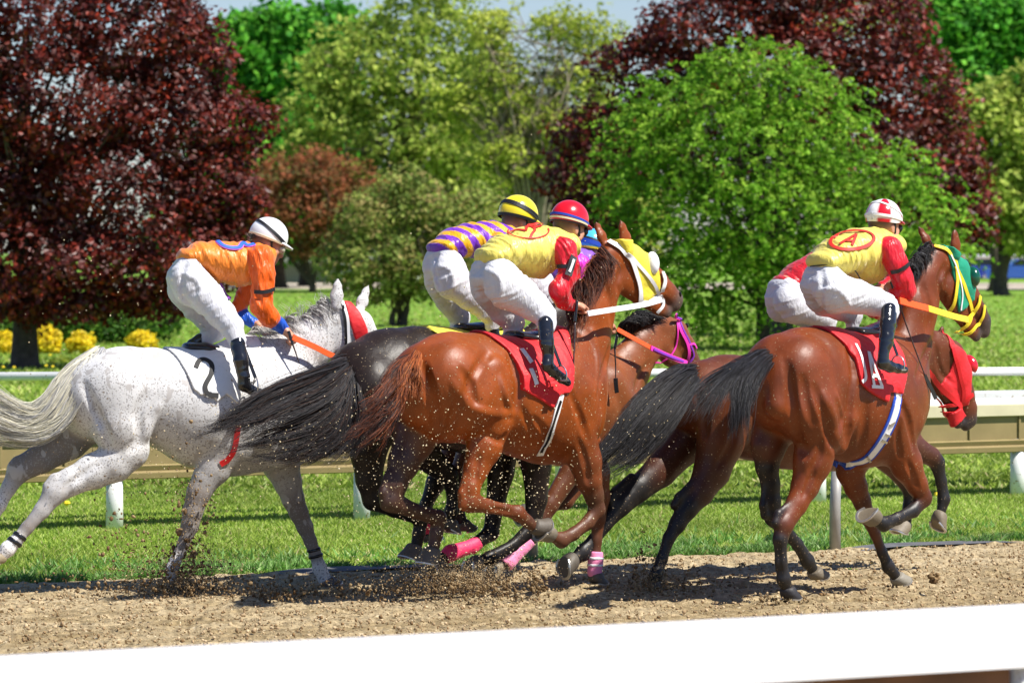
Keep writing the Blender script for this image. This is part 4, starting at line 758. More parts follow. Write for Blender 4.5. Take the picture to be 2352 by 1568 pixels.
# ---- chestnut
F3 = Frame(1050, 25.15, 43)
h3 = horse('horse', 'bright chestnut horse with a yellow and white blinker hood and red number cloth', F3,
 [(960, 826, 945, .15), (990, 782, 990, .235), (1030, 762, 1015, .265), (1090, 766, 1020, .255), (1150, 778, 1035, .27), (1210, 783, 1052, .285), (1250, 768, 1066, .27), (1266, 755, 1072, .22), (1314, 862, 1042, .16)],
 [([(1035, 865, .13, 84), (1080, 915, .15, 82), (1128, 965, .15, 52), (1112, 1025, .14, 45), (1092, 1080, .14, 31), (1080, 1120, .14, 24), (1080, 1152, .14, 24), (1120, 1162, .14, 16), (1160, 1170, .14, 14), (1190, 1178, .14, 18), (1210, 1196, .14, 14), (1222, 1206, .14, 14)], 'ccccccddddx', ((1224, 1208, .14), (1250, 1222, .14), (1245, 1196, .14), dict(col=(0.088, 0.072, 0.055)))),
  ([(985, 930, -.13, 66), (955, 1000, -.13, 54), (928, 1060, -.13, 40), (908, 1112, -.13, 29), (898, 1150, -.13, 25), (950, 1172, -.13, 17), (1008, 1190, -.13, 19), (1002, 1225, -.13, 16), (996, 1255, -.13, 16)], 'cxkkkkkkk', ((994, 1258, -.13), (986, 1300, -.13), (965, 1302, -.13), dict(r=.054))),  # far hind goes dark from the thigh down, shade painted into the coat
  ([(1325, 1000, .12, 52), (1345, 1060, .13, 42), (1352, 1100, .13, 34), (1364, 1135, .13, 25), (1372, 1170, .13, 20), (1350, 1200, .13, 16), (1318, 1225, .13, 15), (1290, 1240, .13, 18), (1272, 1232, .13, 14)], 'cddxxxxx', ((1270, 1230, .13), (1246, 1212, .13), (1230, 1240, .13), dict(col=(0.165, 0.138, 0.099)))),
  ([(1340, 1020, -.12, 48), (1372, 1085, -.12, 33), (1380, 1140, -.12, 24), (1374, 1190, -.12, 19), (1370, 1240, -.12, 13.5), (1368, 1285, -.12, 14), (1366, 1312, -.12, 15)], 'cdddxxx', ((1366, 1314, -.12), (1368, 1342, -.12), (1395, 1342, -.12)))],
 [(1325, 880, 0, 82), (1345, 800, 0, 70), (1362, 720, 0, 62), (1386, 650, 0, 52), (1404, 598, 0, 38)],
 [([(1412, 578, 0, 30), (1446, 600, 0, 38), (1478, 624, 0, 40), (1508, 650, 0, 33), (1534, 672, 0, 25), (1550, 688, 0, 22), (1549, 697, 0, 20)], 'ccccdmm', .62), ([(1440, 642, 0, 42), (1472, 676, 0, 28), (1512, 706, 0, 17), (1532, 716, 0, 15)], 'cccm', .52)],
 [((1390, 562), (1367, 508), (-.02, -.06), 18, 1), ((1443, 572), (1425, 505), .06, 22, 1)],
 dict(coat=CHEST, point=(.05, .02, .012), muz=(.09, .06, .05), dirty_shaded=(.10, .035, .015)), m_bay, h=.0095,
 muscles=[([(1070, 1095, .14, 9), (1061, 1132, .14, 10), (1064, 1160, .14, 13)], .018, 'c'), ([(892, 1090, -.13, 11), (880, 1130, -.13, 11), (884, 1160, -.13, 12)], .018, 'k'), ([(1360, 932, .08, 28), (1340, 960, .12, 44), (1320, 900, .16, 50)], .04), ([(1130, 850, .2, 34), (1140, 900, .2, 40), (1150, 930, .19, 34)], .03), ([(1195, 880, .2, 30), (1230, 960, .2, 40)], .05)],
 grooves=[([(972, 840), (988, 900), (1000, 950), (1000, 985)], .035, .020), ([(1072, 905), (1084, 870), (1100, 838), (1122, 812)], .03, .010), ([(1060, 850), (1082, 890), (1090, 930)], .03, .008), ([(1040, 880), (1075, 930), (1130, 950), (1180, 948)], .03, -.010), ([(1120, 1000), (1150, 1012), (1160, 1000)], .02, .008), ([(1185, 945), (1192, 880), (1170, 820)], .03, .018), ([(1310, 900), (1330, 950), (1350, 1010)], .03, .014), ([(1408, 760), (1395, 820), (1375, 880)], .03, .010), ([(1435, 700), (1420, 660), (1425, 620)], .025, .012), ([(1330, 1010), (1345, 1060), (1352, 1110)], .018, .008), ([(1100, 1050), (1090, 1100)], .015, .008), ([(1130, 1168), (1175, 1176)], .01, .005), ([(1062, 905), (1040, 960), (1030, 1000)], .03, .010), ([(1150, 870), (1160, 905), (1172, 935)], .02, -.007), ([(1225, 960), (1250, 990), (1262, 1040)], .02, .006), ([(1360, 760), (1372, 830), (1368, 900)], .022, -.007), ([(1200, 940), (1215, 975), (1230, 1010)], .018, .006), ([(1380, 640), (1400, 690), (1405, 740)], .03, .007), ([(1530, 665), (1505, 680), (1480, 700)], .01, .004)],
 nostril=None)
r3 = h3.root
p, _ = h3.hit(1562, 676); mb = MB(); N = h3.grad(p)[0]; q = p+N*.001; V, Fs = lathe_geo([(.001, -.012), (.009, -.008), (.013, 0), (.009, .008), (.001, .012)], 10, (0, 0, 0)); V = np.array(V)*[.8, .8, 1.6]; mb.add(V+flip(q), Fs); mb.build('nostril', m_eye, r3, col=False)
RH = [(.22, .05, .012), (.30, .08, .02), (.12, .03, .012), (.40, .13, .04)]
tail(h3, [[(960, 815, .02), (935, 822, .05), (905, 845, .10), (880, 885, .14), (850, 920, .15), (815, 945, .16), (780, 975, .15)], [(960, 820, .04), (940, 840, .08), (915, 880, .13), (890, 930, .16), (862, 955, .17), (825, 980, .17), (795, 1010, .16)], [(962, 824, .06), (948, 850, .12), (930, 900, .17), (905, 950, .19), (885, 985, .19), (858, 1015, .18), (830, 1040, .17)]], 2100, [(.13, .03, .012), (.06, .018, .010), (.22, .055, .014), (.022, .013, .012), (.018, .012, .012)], 22, r0=.025, r1=.09, wave=.035, lmin=.35, w=.0024)
hair('tail_top', m_hair, r3, [[F3.loc(*p) for p in q] for q in ([(955, 808, .03), (925, 838, .12), (905, 880, .15), (895, 920, .17)], [(962, 812, .05), (945, 850, .16), (930, 900, .2), (915, 950, .2)], [(965, 815, .07), (958, 850, .20), (968, 880, .23), (978, 915, .24)])], 1100, .0024, .02, .05, RH, seed=23, wave=.02, lmin=.5)
hair('mane', m_hair, r3, [[F3.loc(*p) for p in q] for q in ([(1384, 562, 0), (1402, 582, .06), (1412, 605, .09), (1398, 628, .11)], [(1370, 590, 0), (1382, 604, .06), (1394, 628, .11), (1378, 665, .15)], [(1348, 625, 0), (1352, 642, .06), (1358, 680, .13), (1345, 740, .17)], [(1320, 670, 0), (1322, 700, .06), (1332, 745, .14), (1322, 800, .18)], [(1300, 715, 0), (1302, 745, .06), (1308, 780, .14), (1300, 830, .18)])], 1150, .0020, .022, .05, [(.10, .028, .015), (.06, .02, .012), (.16, .05, .02), (.035, .014, .01)], seed=24, wave=.02, lmin=.5)
h3.shell('saddle_cloth', m_red, r3, [(1092, 752), (1130, 778), (1162, 802), (1182, 832), (1193, 862), (1194, 894), (1214, 904), (1240, 918), (1268, 937), (1284, 906), (1308, 900), (1316, 850), (1306, 800), (1290, 752), (1240, 700)], off=.018)
digit(h3, [[(1194, 806), (1206, 822), (1216, 836)], [(1214, 850), (1221, 866), (1227, 884)]], .034, m_num_w, r3, off=.023)
strap(h3, 'girth', [(1288, 905), (1277, 950), (1262, 1000), (1240, 1044)], .045, m_wstrap, r3, off=.006); strap(h3, 'girth_webbing', [(1286, 920), (1275, 952), (1260, 1000), (1242, 1036)], .018, m_black, r3, off=.010)
h3.shell('blinker_hood', m_ycloth, r3, [(1402, 548), (1452, 552), (1490, 575), (1512, 622), (1516, 655), (1508, 672), (1500, 690), (1474, 692), (1468, 650), (1452, 610), (1432, 580)], off=.010)
hd3 = [(([(1398, 556), (1425, 572), (1448, 596), (1462, 640), (1468, 668), (1470, 695)]), .032), (([(1440, 580), (1465, 610), (1492, 640), (1512, 672)]), .022), (([(1518, 625), (1524, 645), (1518, 668)]), .03), (([(1470, 692), (1495, 690), (1514, 676)]), .022), (([(1516, 676), (1520, 700), (1508, 716)]), .02)]
for pts, w in hd3: strap(h3, 'bridle_strap', pts, w, m_wstrap, r3, off=.015)
cup(h3, (1499, 604), (.042, .072), m_cupw, r3, .045)
free_band(F3, 'rein', [(1520, 688, .14), (1475, 700, .16), (1400, 712, .2), (1350, 720, .24)], .034, .007, m_wstrap, r3)
wrap(h3, 'bandage', m_pinkw, (1369, 1266), (1365, 1336), 30, .012, srange=(-.24, -.02))
for k in (1278, 1294): wrap(h3, 'bandage_stripe', m_wstrap, (1369, k), (1369, k+6), 30, .015, srange=(-.24, -.02))

# ---- dark bay with red hood
F5 = Frame(1600, 26.45, 38)
h5 = horse('horse', 'dark bay horse with a red blinker hood, running behind the bay horse', F5,
 [(1592, 868, 955, .15), (1618, 826, 1000, .23), (1665, 814, 1035, .26), (1730, 816, 1055, .26), (1800, 815, 1075, .26), (1870, 815, 1085, .27), (1940, 800, 1080, .25), (2000, 785, 1070, .22), (2040, 850, 1050, .17)],
 [([(1660, 930, .13, 76), (1655, 1010, .14, 60), (1636, 1078, .13, 46), (1608, 1128, .13, 34), (1578, 1165, .13, 27), (1556, 1203, .13, 20), (1536, 1236, .13, 14.5), (1520, 1284, .13, 13.5), (1507, 1318, .13, 16), (1503, 1332, .13, 14)], 'ccddkkkkkk', ((1502, 1334, .13), (1500, 1362, .13), (1525, 1362, .13))),
  ([(1610, 950, -.13, 64), (1568, 1020, -.13, 50), (1518, 1078, -.13, 40), (1466, 1122, -.13, 31), (1424, 1160, -.13, 26), (1390, 1203, -.13, 17), (1364, 1240, -.13, 15), (1340, 1268, -.13, 19), (1322, 1282, -.13, 15)], 'cddkkkkkk', ((1320, 1283, -.13), (1284, 1298, -.13), (1290, 1325, -.13), dict(r=.055))),
  ([(2020, 1010, .1, 48), (2090, 1025, .1, 36), (2140, 1048, .1, 22), (2152, 1062, .1, 20), (2162, 1105, .1, 14), (2168, 1146, .1, 16), (2162, 1172, .1, 13)], 'cddkkkk', ((2161, 1176, .1), (2148, 1206, .1), (2168, 1214, .1), dict(col=(0.165, 0.132, 0.088)))),
  ([(2010, 1020, -.1, 45), (2065, 1080, -.1, 28), (2092, 1125, -.1, 20), (2086, 1165, -.1, 14), (2082, 1195, -.1, 14)], 'cdkkk', ((2081, 1198, -.1), (2070, 1228, -.1), (2060, 1210, -.1), dict(col=(0.187, 0.154, 0.110))))],
 [(2020, 900, 0, 80), (2062, 870, 0, 66), (2100, 830, 0, 54), (2132, 800, 0, 44)],
 [([(2150, 790, 0, 32), (2184, 818, 0, 38), (2202, 862, 0, 35), (2214, 905, 0, 29), (2224, 938, 0, 24), (2226, 962, 0, 21), (2218, 974, 0, 17)], 'cccccmm', .64), ([(2148, 838, 0, 42), (2166, 880, 0, 32), (2190, 935, 0, 19), (2200, 970, 0, 16)], 'ccdm', .52)],
 [((2140, 768), (2138, 748), .04, 10, 1), ((2160, 770), (2165, 750), -.04, 10, 1)],
 dict(coat=DBAY, point=BLK, muz=(.03, .022, .02)), m_bay, muscles=[([(1592, 1108, .13, 10), (1560, 1142, .13, 11), (1550, 1160, .13, 12)], .018, 'k'), ([(1450, 1095, -.13, 10), (1412, 1130, -.13, 11), (1402, 1148, -.13, 12)], .018, 'k')], grooves=[([(1600, 900), (1615, 950), (1618, 1000)], .04, .012), ([(1690, 960), (1680, 1020), (1650, 1070)], .03, .010), ([(1600, 1120), (1560, 1170)], .015, .006), ([(2148, 790), (2160, 850), (2185, 880)], .02, .008)], h=.011)
r5 = h5.root
BH = [(.010, .010, .012), (.018, .018, .021), (.035, .035, .042), (.014, .010, .009)]
tail(h5, [[(1600, 850, .0), (1570, 840, .04), (1510, 870, .1), (1450, 930, .14), (1400, 1000, .15), (1350, 1060, .15), (1310, 1100, .14)], [(1602, 856, .04), (1580, 856, .08), (1530, 900, .15), (1480, 960, .18), (1430, 1020, .18), (1380, 1060, .17), (1335, 1090, .16)], [(1606, 862, .06), (1596, 880, .12), (1570, 930, .18), (1520, 990, .2), (1470, 1040, .19), (1420, 1070, .18), (1370, 1100, .16)]], 4800, BH, 25, r1=.08, wave=.025, lmin=.5, w=.0020)
h5.shell('blinker_hood', m_red, r5, [(2162, 755), (2192, 790), (2222, 820), (2230, 880), (2224, 930), (2200, 935), (2178, 912), (2160, 905), (2152, 888), (2180, 856), (2192, 824), (2180, 794)], off=.010)
for pts, w in (([(2130, 852), (2160, 890), (2190, 920), (2206, 935)], .034), ([(2186, 800), (2200, 850), (2212, 900), (2210, 930)], .026), ([(2232, 905), (2214, 922), (2200, 928), (2160, 930)], .026), ([(2166, 942), (2190, 948), (2206, 936)], .03), ([(2150, 906), (2166, 925), (2172, 950), (2186, 960)], .02)): strap(h5, 'bridle_strap', pts, w, m_rstrap, r5, off=.014)
cup(h5, (2228, 836), (.042, .068), m_cupr, r5, .05)
p, _ = h5.hit(2246, 952)
h5.shell('nose_roll', m_red, r5, [(2175, 950), (2205, 936), (2214, 955), (2196, 975), (2184, 985)], off=.02)

# ---- bay with green hood
F6 = Frame(1850, 25.3, 46)
h6 = horse('horse', 'glossy bay horse with green blinker hood and yellow bridle, nearest on the right', F6,
 [(1768, 806, 945, .15), (1798, 764, 990, .225), (1845, 751, 1015, .26), (1900, 757, 1035, .255), (1950, 770, 1060, .27), (1990, 772, 1072, .28), (2010, 757, 1068, .255), (2028, 765, 1045, .215), (2060, 850, 1010, .15)],
 [([(1838, 855, .13, 82), (1853, 930, .15, 86), (1880, 1000, .15, 62), (1866, 1060, .14, 50), (1850, 1113, .13, 36), (1830, 1157, .13, 27), (1800, 1205, .13, 24), (1792, 1238, .13, 18), (1794, 1290, .13, 15), (1800, 1330, .13, 17), (1806, 1346, .13, 15)], 'ccccccdkkkk', ((1807, 1348, .13), (1812, 1378, .13), (1840, 1378, .13), dict(col=(0.017, 0.015, 0.017)))),
  ([(1786, 950, -.13, 66), (1764, 1025, -.14, 46), (1762, 1070, -.14, 30), (1770, 1113, -.14, 24), (1772, 1150, -.14, 23), (1776, 1185, -.14, 23), (1800, 1215, -.14, 17), (1832, 1250, -.14, 14), (1855, 1288, -.14, 17), (1866, 1305, -.14, 14)], 'cdkkkkkkkk', ((1868, 1308, -.14), (1878, 1332, -.14), (1905, 1328, -.14), dict(col=(0.138, 0.110, 0.072)))),  # far hind turns black higher than the near one, shade painted in
  ([(2050, 1000, .12, 54), (2082, 1065, .13, 42), (2106, 1112, .13, 28), (2122, 1143, .13, 21), (2098, 1172, .13, 16), (2062, 1190, .13, 14), (2030, 1203, .13, 17), (2014, 1196, .13, 14)], 'cccdkkkk', ((2012, 1194, .13), (1988, 1162, .13), (1968, 1178, .13), dict(col=(0.154, 0.127, 0.088), r=.056))),
  ([(1985, 1020, -.12, 46), (1952, 1080, -.12, 36), (1966, 1118, -.12, 30), (1980, 1150, -.12, 23), (1992, 1185, -.12, 20), (2010, 1225, -.12, 13.5), (2026, 1268, -.12, 13), (2040, 1300, -.12, 16), (2056, 1320, -.12, 14)], 'cccdddkkk', ((2058, 1322, -.12), (2068, 1344, -.12), (2095, 1344, -.12), dict(col=(0.220, 0.198, 0.154))))],
 [(2075, 870, 0, 76), (2092, 790, 0, 64), (2112, 710, 0, 56), (2132, 645, 0, 48), (2152, 600, 0, 38)],
 [([(2166, 594, 0, 30), (2194, 618, 0, 35), (2212, 655, 0, 35), (2230, 690, 0, 30), (2246, 716, 0, 25), (2258, 738, 0, 22), (2260, 758, 0, 20)], 'ccccdmm', .64), ([(2180, 662, 0, 42), (2200, 706, 0, 30), (2228, 752, 0, 20), (2242, 770, 0, 16)], 'cccm', .52)],
 [((2138, 568), (2109, 520), (-.03, -.07), 17, 1), ((2196, 582), (2192, 526), .06, 21, 1)],
 dict(coat=BAY, point=BLK, muz=(.05, .035, .03)), m_bay, h=.0095,
 muscles=[([(1826, 1145, .13, 9), (1788, 1180, .13, 10), (1782, 1200, .13, 12)], .018, 'k'), ([(1758, 1120, -.14, 10), (1753, 1160, -.14, 10), (1757, 1182, -.14, 12)], .018, 'k'), ([(2106, 930, .08, 26), (2082, 962, .12, 44), (2066, 900, .15, 44)], .04), ([(1925, 880, .18, 40), (1935, 960, .18, 38), (1925, 1015, .17, 28)], .03), ([(1790, 850, .1, 36), (1786, 930, .12, 34)], .03)],
 grooves=[([(1808, 835), (1818, 900), (1828, 980), (1850, 1045)], .030, .018), ([(1872, 890), (1890, 940), (1905, 1000), (1925, 1040)], .028, .016), ([(1895, 905), (1915, 960), (1920, 1010)], .03, -.008), ([(1950, 800), (1960, 860), (1952, 930), (1945, 1020)], .03, .018), ([(2060, 900), (2085, 960), (2100, 1030)], .03, .014), ([(2150, 760), (2125, 820), (2105, 870)], .03, .012), ([(1870, 1080), (1845, 1140)], .016, .008), ([(2170, 700), (2158, 650), (2168, 612)], .022, .012), ([(2085, 1060), (2108, 1120)], .015, .008), ([(1788, 1250), (1792, 1320)], .008, .004), ([(1845, 870), (1852, 920), (1870, 975)], .03, .008), ([(1920, 900), (1932, 950), (1930, 1000)], .022, -.008), ([(1885, 1010), (1880, 1050), (1862, 1080)], .02, .008), ([(1990, 930), (1985, 980), (1975, 1030)], .03, .006), ([(2070, 940), (2062, 1000), (2068, 1050)], .018, .008), ([(2120, 660), (2135, 710), (2130, 760)], .03, .007)])
r6 = h6.root
tail(h6, [[(1772, 812, .0), (1742, 815, .04), (1690, 835, .12), (1630, 870, .18), (1580, 920, .2), (1530, 970, .2)], [(1774, 818, .04), (1748, 824, .10), (1710, 860, .18), (1690, 910, .22), (1690, 960, .24), (1692, 1010, .24)], [(1776, 824, .06), (1758, 840, .14), (1735, 880, .2), (1715, 930, .24), (1700, 980, .25), (1690, 1030, .25)]], 3300, BH, 26, r0=.03, r1=.07, wave=.025, lmin=.5, w=.0020)
hair('mane', m_hair, r6, [[F6.loc(*p) for p in q] for q in ([(2070, 640, 0), (2085, 618, .02), (2100, 640, .06), (2095, 670, .1)], [(2095, 610, 0), (2105, 592, .02), (2120, 605, .05), (2122, 630, .09)], [(2120, 575, 0), (2132, 562, .02), (2142, 572, .05), (2135, 595, .08)])], 800, .0026, .03, .04, BH, seed=27, wave=.015)
h6.shell('saddle_cloth', m_red, r6, [(1872, 740), (1910, 768), (1938, 792), (1960, 822), (1970, 858), (1975, 880), (1992, 897), (2015, 912), (2038, 924), (2042, 900), (2068, 905), (2080, 862), (2072, 815), (2050, 780), (2020, 700)], off=.018)
digit(h6, [[(1960, 794), (1970, 815), (1978, 842), (1982, 868), (1974, 878)]], .022, m_num_w, r6, off=.023); digit(h6, [[(1989, 812), (1995, 850), (2002, 888)], [(1990, 812), (2004, 850), (2020, 889)], [(1996, 862), (2010, 866)], [(1996, 888), (2022, 890)]], .020, m_num_w, r6, off=.024)
G6 = [(2062, 890), (2058, 935), (2040, 985), (2012, 1030), (1985, 1056), (1945, 1064), (1920, 1058)]
strap(h6, 'girth', G6, .085, m_blue, r6, off=.005, n=50); strap(h6, 'girth_webbing', G6[:-1], .048, m_wstrap, r6, off=.009, n=44)
mb = MB()
for a, c in (((2040, 975), (2052, 968)), ((2030, 995), (2042, 1000)), ((2022, 1008), (2034, 1014)), ((1990, 1044), (1998, 1056))): strap(h6, None, [a, ((a[0]+c[0])/2, (a[1]+c[1])/2), c], .014, None, None, t=.01, off=.014, n=6, mb=mb)
mb.build('buckle', m_stir, r6, smooth=False, col=False)
h6.shell('blinker_hood', m_green, r6, [(2160, 560), (2205, 590), (2228, 612), (2240, 660), (2236, 690), (2218, 708), (2200, 718), (2196, 668), (2186, 620), (2178, 590)], off=.010)
for pts, w in (([(2146, 568), (2172, 576), (2192, 602), (2196, 640), (2190, 690), (2182, 712)], .026), ([(2192, 610), (2210, 650), (2224, 690), (2230, 712)], .024), ([(2248, 680), (2244, 700), (2232, 718), (2214, 738)], .026), ([(2258, 702), (2254, 728), (2238, 750), (2222, 764), (2196, 760)], .022), ([(2230, 716), (2222, 742), (2200, 758)], .024)): strap(h6, 'bridle_strap', pts, w, m_ystrap, r6, off=.014)
strap(h6, 'hood_edge', [(2180, 586), (2196, 620), (2206, 670), (2204, 712)], .010, m_wstrap, r6, off=.015)
cup(h6, (2234, 636), (.046, .066), m_cupg, r6, .055)
free_band(F6, 'rein', [(2224, 734, .15), (2190, 726, .18), (2132, 708, .22)], .040, .008, m_ystrap, r6); free_band(F6, 'rein_grip', [(2132, 708, .222), (2100, 700, .24), (2066, 690, .26)], .042, .010, m_orein, r6)
free_band(F1, 'rein', [(790, 826, .12), (760, 815, .14), (720, 795, .17), (672, 774, .2)], .036, .008, m_orein, r1)

# saddles and stirrups, one per horse
def saddle(b, pts, pad, parent, padm=m_pad, cols=None):
    s = Body(b.fr, .009); s.chain(pts, .02, (.012, .012, .013), wr=1.); s.grid(); s.build('saddle', m_black, parent)
    if pad: q = Body(b.fr, .009); q.chain(pad, .02, (.5, .5, .5), wr=1.); q.grid(); q.build('saddle_pad', padm, parent)
saddle(h1, [(430, 797, 0, 11, 2.7), (470, 800, 0, 13, 2.7), (520, 806, 0, 12, 3.0), (560, 786, 0, 14, 2.1)], [(470, 818, 0, 9, 3.2), (530, 816, 0, 10, 4.2), (580, 804, 0, 9, 3.6)], r1, m_rstrap)
saddle(h3, [(1180, 770, 0, 12, 3.0), (1215, 776, 0, 14, 3.0), (1262, 762, 0, 14, 2.4)], [(1160, 784, 0, 9, 3.2), (1215, 796, 0, 10, 4.2), (1260, 789, 0, 9, 3.6)], r3)
saddle(h2, [(1060, 752, 0, 11, 2.7), (1100, 754, 0, 13, 3.0), (1150, 745, 0, 13, 2.4)], None, r2)
saddle(h6, [(1960, 762, 0, 12, 3.0), (1995, 765, 0, 14, 3.0), (2035, 748, 0, 14, 2.4)], [(1940, 774, 0, 9, 3.2), (1985, 782, 0, 10, 4.2), (2030, 772, 0, 9, 3.6)], r6)
saddle(h5, [(1850, 808, 0, 11, 2.7), (1900, 808, 0, 13, 3.0), (1950, 795, 0, 13, 2.4)], None, r5); saddle(h4, [(1240, 798, 0, 11, 2.7), (1290, 798, 0, 12, 2.7)], None, r4)

g_ = np.random.default_rng(3)
for hh, rr, gl, cc_ in ((h1, r1, [[(600, 762, 0), (606, 742, .0), (598, 722, .0)], [(690, 732, 0), (694, 706, 0), (684, 686, 0)], [(735, 712, 0), (728, 690, 0), (712, 676, 0)], [(762, 700, 0), (752, 684, 0), (736, 672, 0)]], [(.6, .59, .57), (.4, .4, .39)]), (h3, r3, [[(1372, 585, 0), (1358, 600, 0), (1345, 628, .02)], [(1345, 640, 0), (1330, 665, 0), (1322, 700, .02)]], RH)):
    hair('stray_mane', m_hair, rr, [[hh.fr.loc(*p) for p in q] for q in gl], 90, .0018, .02, .05, cc_, seed=6, wave=.03, lmin=.4, clumps=20)
# ================================================================== riders
SKIN = (.56, .27, .17)
m_skin = mat('skin', attr=True, rough=.45, var=.08, vscale=30); m_boot = mat('polished_boot', (.010, .010, .012), rough=.14, coat=.6, bump=.25, bscale=9, bdist=.02, var=.2, vscale=10)
m_trou = mat('white_breeches', (.60, .60, .635), rough=.62, var=.05, vscale=10, sheen=.1, bump=.12, bscale=120, bdist=.002, folds=(24, (1.3, .5, .35), .55, .03), specks=[(55, .72, (.45, .4, .33), (1, 1, 1))])
m_silk = mat('racing_silk', attr=True, rough=.40, sheen=.2, var=.05, vscale=14, bump=.15, bscale=50, bdist=.004, folds=(15, (1.3, .7, .35), .7, .045), trans=.12)
m_helm = mat('helmet_shell', attr=True, rough=.22, coat=.4, bump=.05, bscale=40); m_glass = mat('goggle_lens', (.45, .42, .30), rough=.1, spec=.8); m_strapb = mat('black_strap', (.012, .012, .014), rough=.5)
m_cream = mat('cream_strap', (.75, .66, .42), rough=.6)
def rot(v, ax, a):
    ax = ax/np.linalg.norm(ax); return v*math.cos(a)+np.cross(ax, v)*math.sin(a)+ax*(ax@v)*(1-math.cos(a))
def foldfn(amp, dirs, wl=.05):
    def f(V, s):
        G = s.grad(V); d = np.array(dirs, float); d /= np.linalg.norm(d); q = np.cross(d, [0, 1, .2]); q /= np.linalg.norm(q); r = np.cross(d, q)
        x = V@d/wl; y = V@q/(wl*6); w = V@r/(wl*5)
        n = vnoise(x+1.5*vnoise(y, w, 3), y+w*.7, 1)+.5*vnoise(2.1*x+9, 1.3*y-w, 2); n = 1-np.abs(n-.75)*2.6
        return V+G*(amp*(n-.5))[:, None]
    return f
def rider(label, fr, hip, thighs, boots, torso, sleeves, head, hands, silk, sleeve_c, helm, cuff=None, silkfn=None, group=None, pitch=-8, yaw=0, fold=.008, hb=.0075, trc=None, mtrou=None, seams=None, collar=None, body_detail=True):
    root = fr.root('person'); tag(root, label, 'person')
    # body under the clothes, one skin
    B = Body(fr, hb); sc = .80
    for n in hip: B.chain(n, .04, SKIN, scale=sc)
    for n in thighs+boots: B.chain(n, .03, SKIN, scale=sc-.1)
    B.chain(torso, .04, SKIN, scale=sc)
    for n in sleeves: B.chain(n, .03, SKIN, scale=.74)
    (hu, hv, ho), R = head, .1
    C = fr.loc(hu, hv, ho); fw = np.array([math.cos(math.radians(pitch)), math.sin(math.radians(yaw)), math.sin(math.radians(pitch))]); fw /= np.linalg.norm(fw); lat = np.array([0, 1., 0]); lat = lat-fw*(lat@fw); lat /= np.linalg.norm(lat); up = np.cross(fw, lat); up = up if up[2] > 0 else -up
    def hp(x, y, z): return C+fw*x+lat*y+up*z
    def blob(pts, rs, k=.012, c=SKIN, w=1.): B.raw([hp(*p) for p in pts], rs, [r*w for r in rs], k, c)
    blob([(-.03, 0, .0), (.0, 0, .0)], [.084, .084], w=.9, c=(.03, .018, .012)); blob([(.0, 0, .0), (.02, 0, .0)], [.086, .086], w=.88); blob([(.03, 0, -.04), (.055, 0, -.095)], [.066, .040], .02, w=.9)      # skull, jaw
    blob([(.090, 0, -.030), (.112, 0, -.062), (.104, 0, -.070)], [.011, .015, .013], .012, w=.9); blob([(.078, -.03, -.018), (.086, 0, -.016), (.078, .03, -.018)], [.014, .014, .014], .015)   # nose, brow
    blob([(.094, -.018, -.092), (.100, 0, -.092), (.094, .018, -.092)], [.008, .009, .008], .008, (.42, .12, .09)); blob([(.092, -.015, -.102), (.096, 0, -.103), (.092, .015, -.102)], [.008, .009, .008], .008, (.42, .12, .09)); blob([(.080, 0, -.125), (.070, 0, -.13)], [.022, .022], .02)
    for q in (-1, 1): blob([(.062, q*.045, -.055), (.04, q*.055, -.085)], [.024, .022], .02); blob([(-.008, q*.078, -.035), (-.004, q*.080, -.062)], [.020, .012], .006, w=.45)
    T0 = torso[-1]; B.raw([hp(-.02, 0, -.06), fr.loc(T0[0], T0[1], 0)], [.058, .066], [.058, .066], .04, SKIN)
    hpos = []
    for (wu, wv, wo, du, dv, dro) in hands:           # wrist pixel and where the knuckles are
        w = fr.loc(wu, wv, wo); k = fr.loc(du, dv, dro); d = k-w; d /= np.linalg.norm(d); s_ = np.array([0, 1., 0]); s_ = s_-d*(s_@d); s_ /= np.linalg.norm(s_); dn = np.cross(d, s_); dn = dn if dn[2] < 0 else -dn
        B.raw([w-d*.02, w+d*.03, w+d*.075], [.024, .026, .024], [.026, .036, .038], .012, SKIN); hpos.append((w+d*.09+dn*.02, d, dn, s_))
        for i, L in enumerate((.92, 1., .94, .78)):
            b0 = w+d*.085+s_*(.030-.020*i); p1 = b0+d*.030*L+dn*.012; p2 = p1+dn*.026*L-d*.004; p3 = p2-d*.022*L+dn*.004
            B.raw([b0-d*.02, b0, p1, p2, p3], [.0105, .0105, .0100, .0092, .0080], [.0105, .0105, .0100, .0092, .0080], .005, [SKIN, (.46, .19, .11), SKIN, SKIN, (.55, .27, .18)])
        t0 = w+d*.03+s_*.030; B.raw([t0, t0+d*.030+s_*.010+dn*.012, t0+d*.052+dn*.032-s_*.004], [.014, .012, .009], [.014, .012, .009], .006, SKIN)
    B.grid(); B.build('body', m_skin, root)
    # breeches
    T = Body(fr, .0078)
    for n in hip: T.chain(n, .030, (.7, .7, .7))
    for n in thighs: T.chain(n, .022, (.7, .7, .7))
    T.grid(); tm = mtrou or m_trou
    for gq in (seams or ()): T.groove(*gq)
    T.build('breeches', tm, root, disp=foldfn(fold*.55, (.45, .1, -.85), .034))
    # silks: torso and sleeves are one garment
    J = Body(fr, .0078); J.chain(torso, .03, silk)
    for ex in (collar or ()): J.chain(ex, .03, silk)
    for n in sleeves:
        cs = [sleeve_c]*len(n); cs[-1] = cuff or sleeve_c
        if cuff: cs[-2] = cuff
        J.chain(n, .018, cs)
    J.grid()
    J.build('jersey', m_silk, root, sharp=True, disp=foldfn(fold*1.2, (.85, .2, .35), .042), colfn=(lambda V, c: silkfn(V, c, fr)) if silkfn else None)
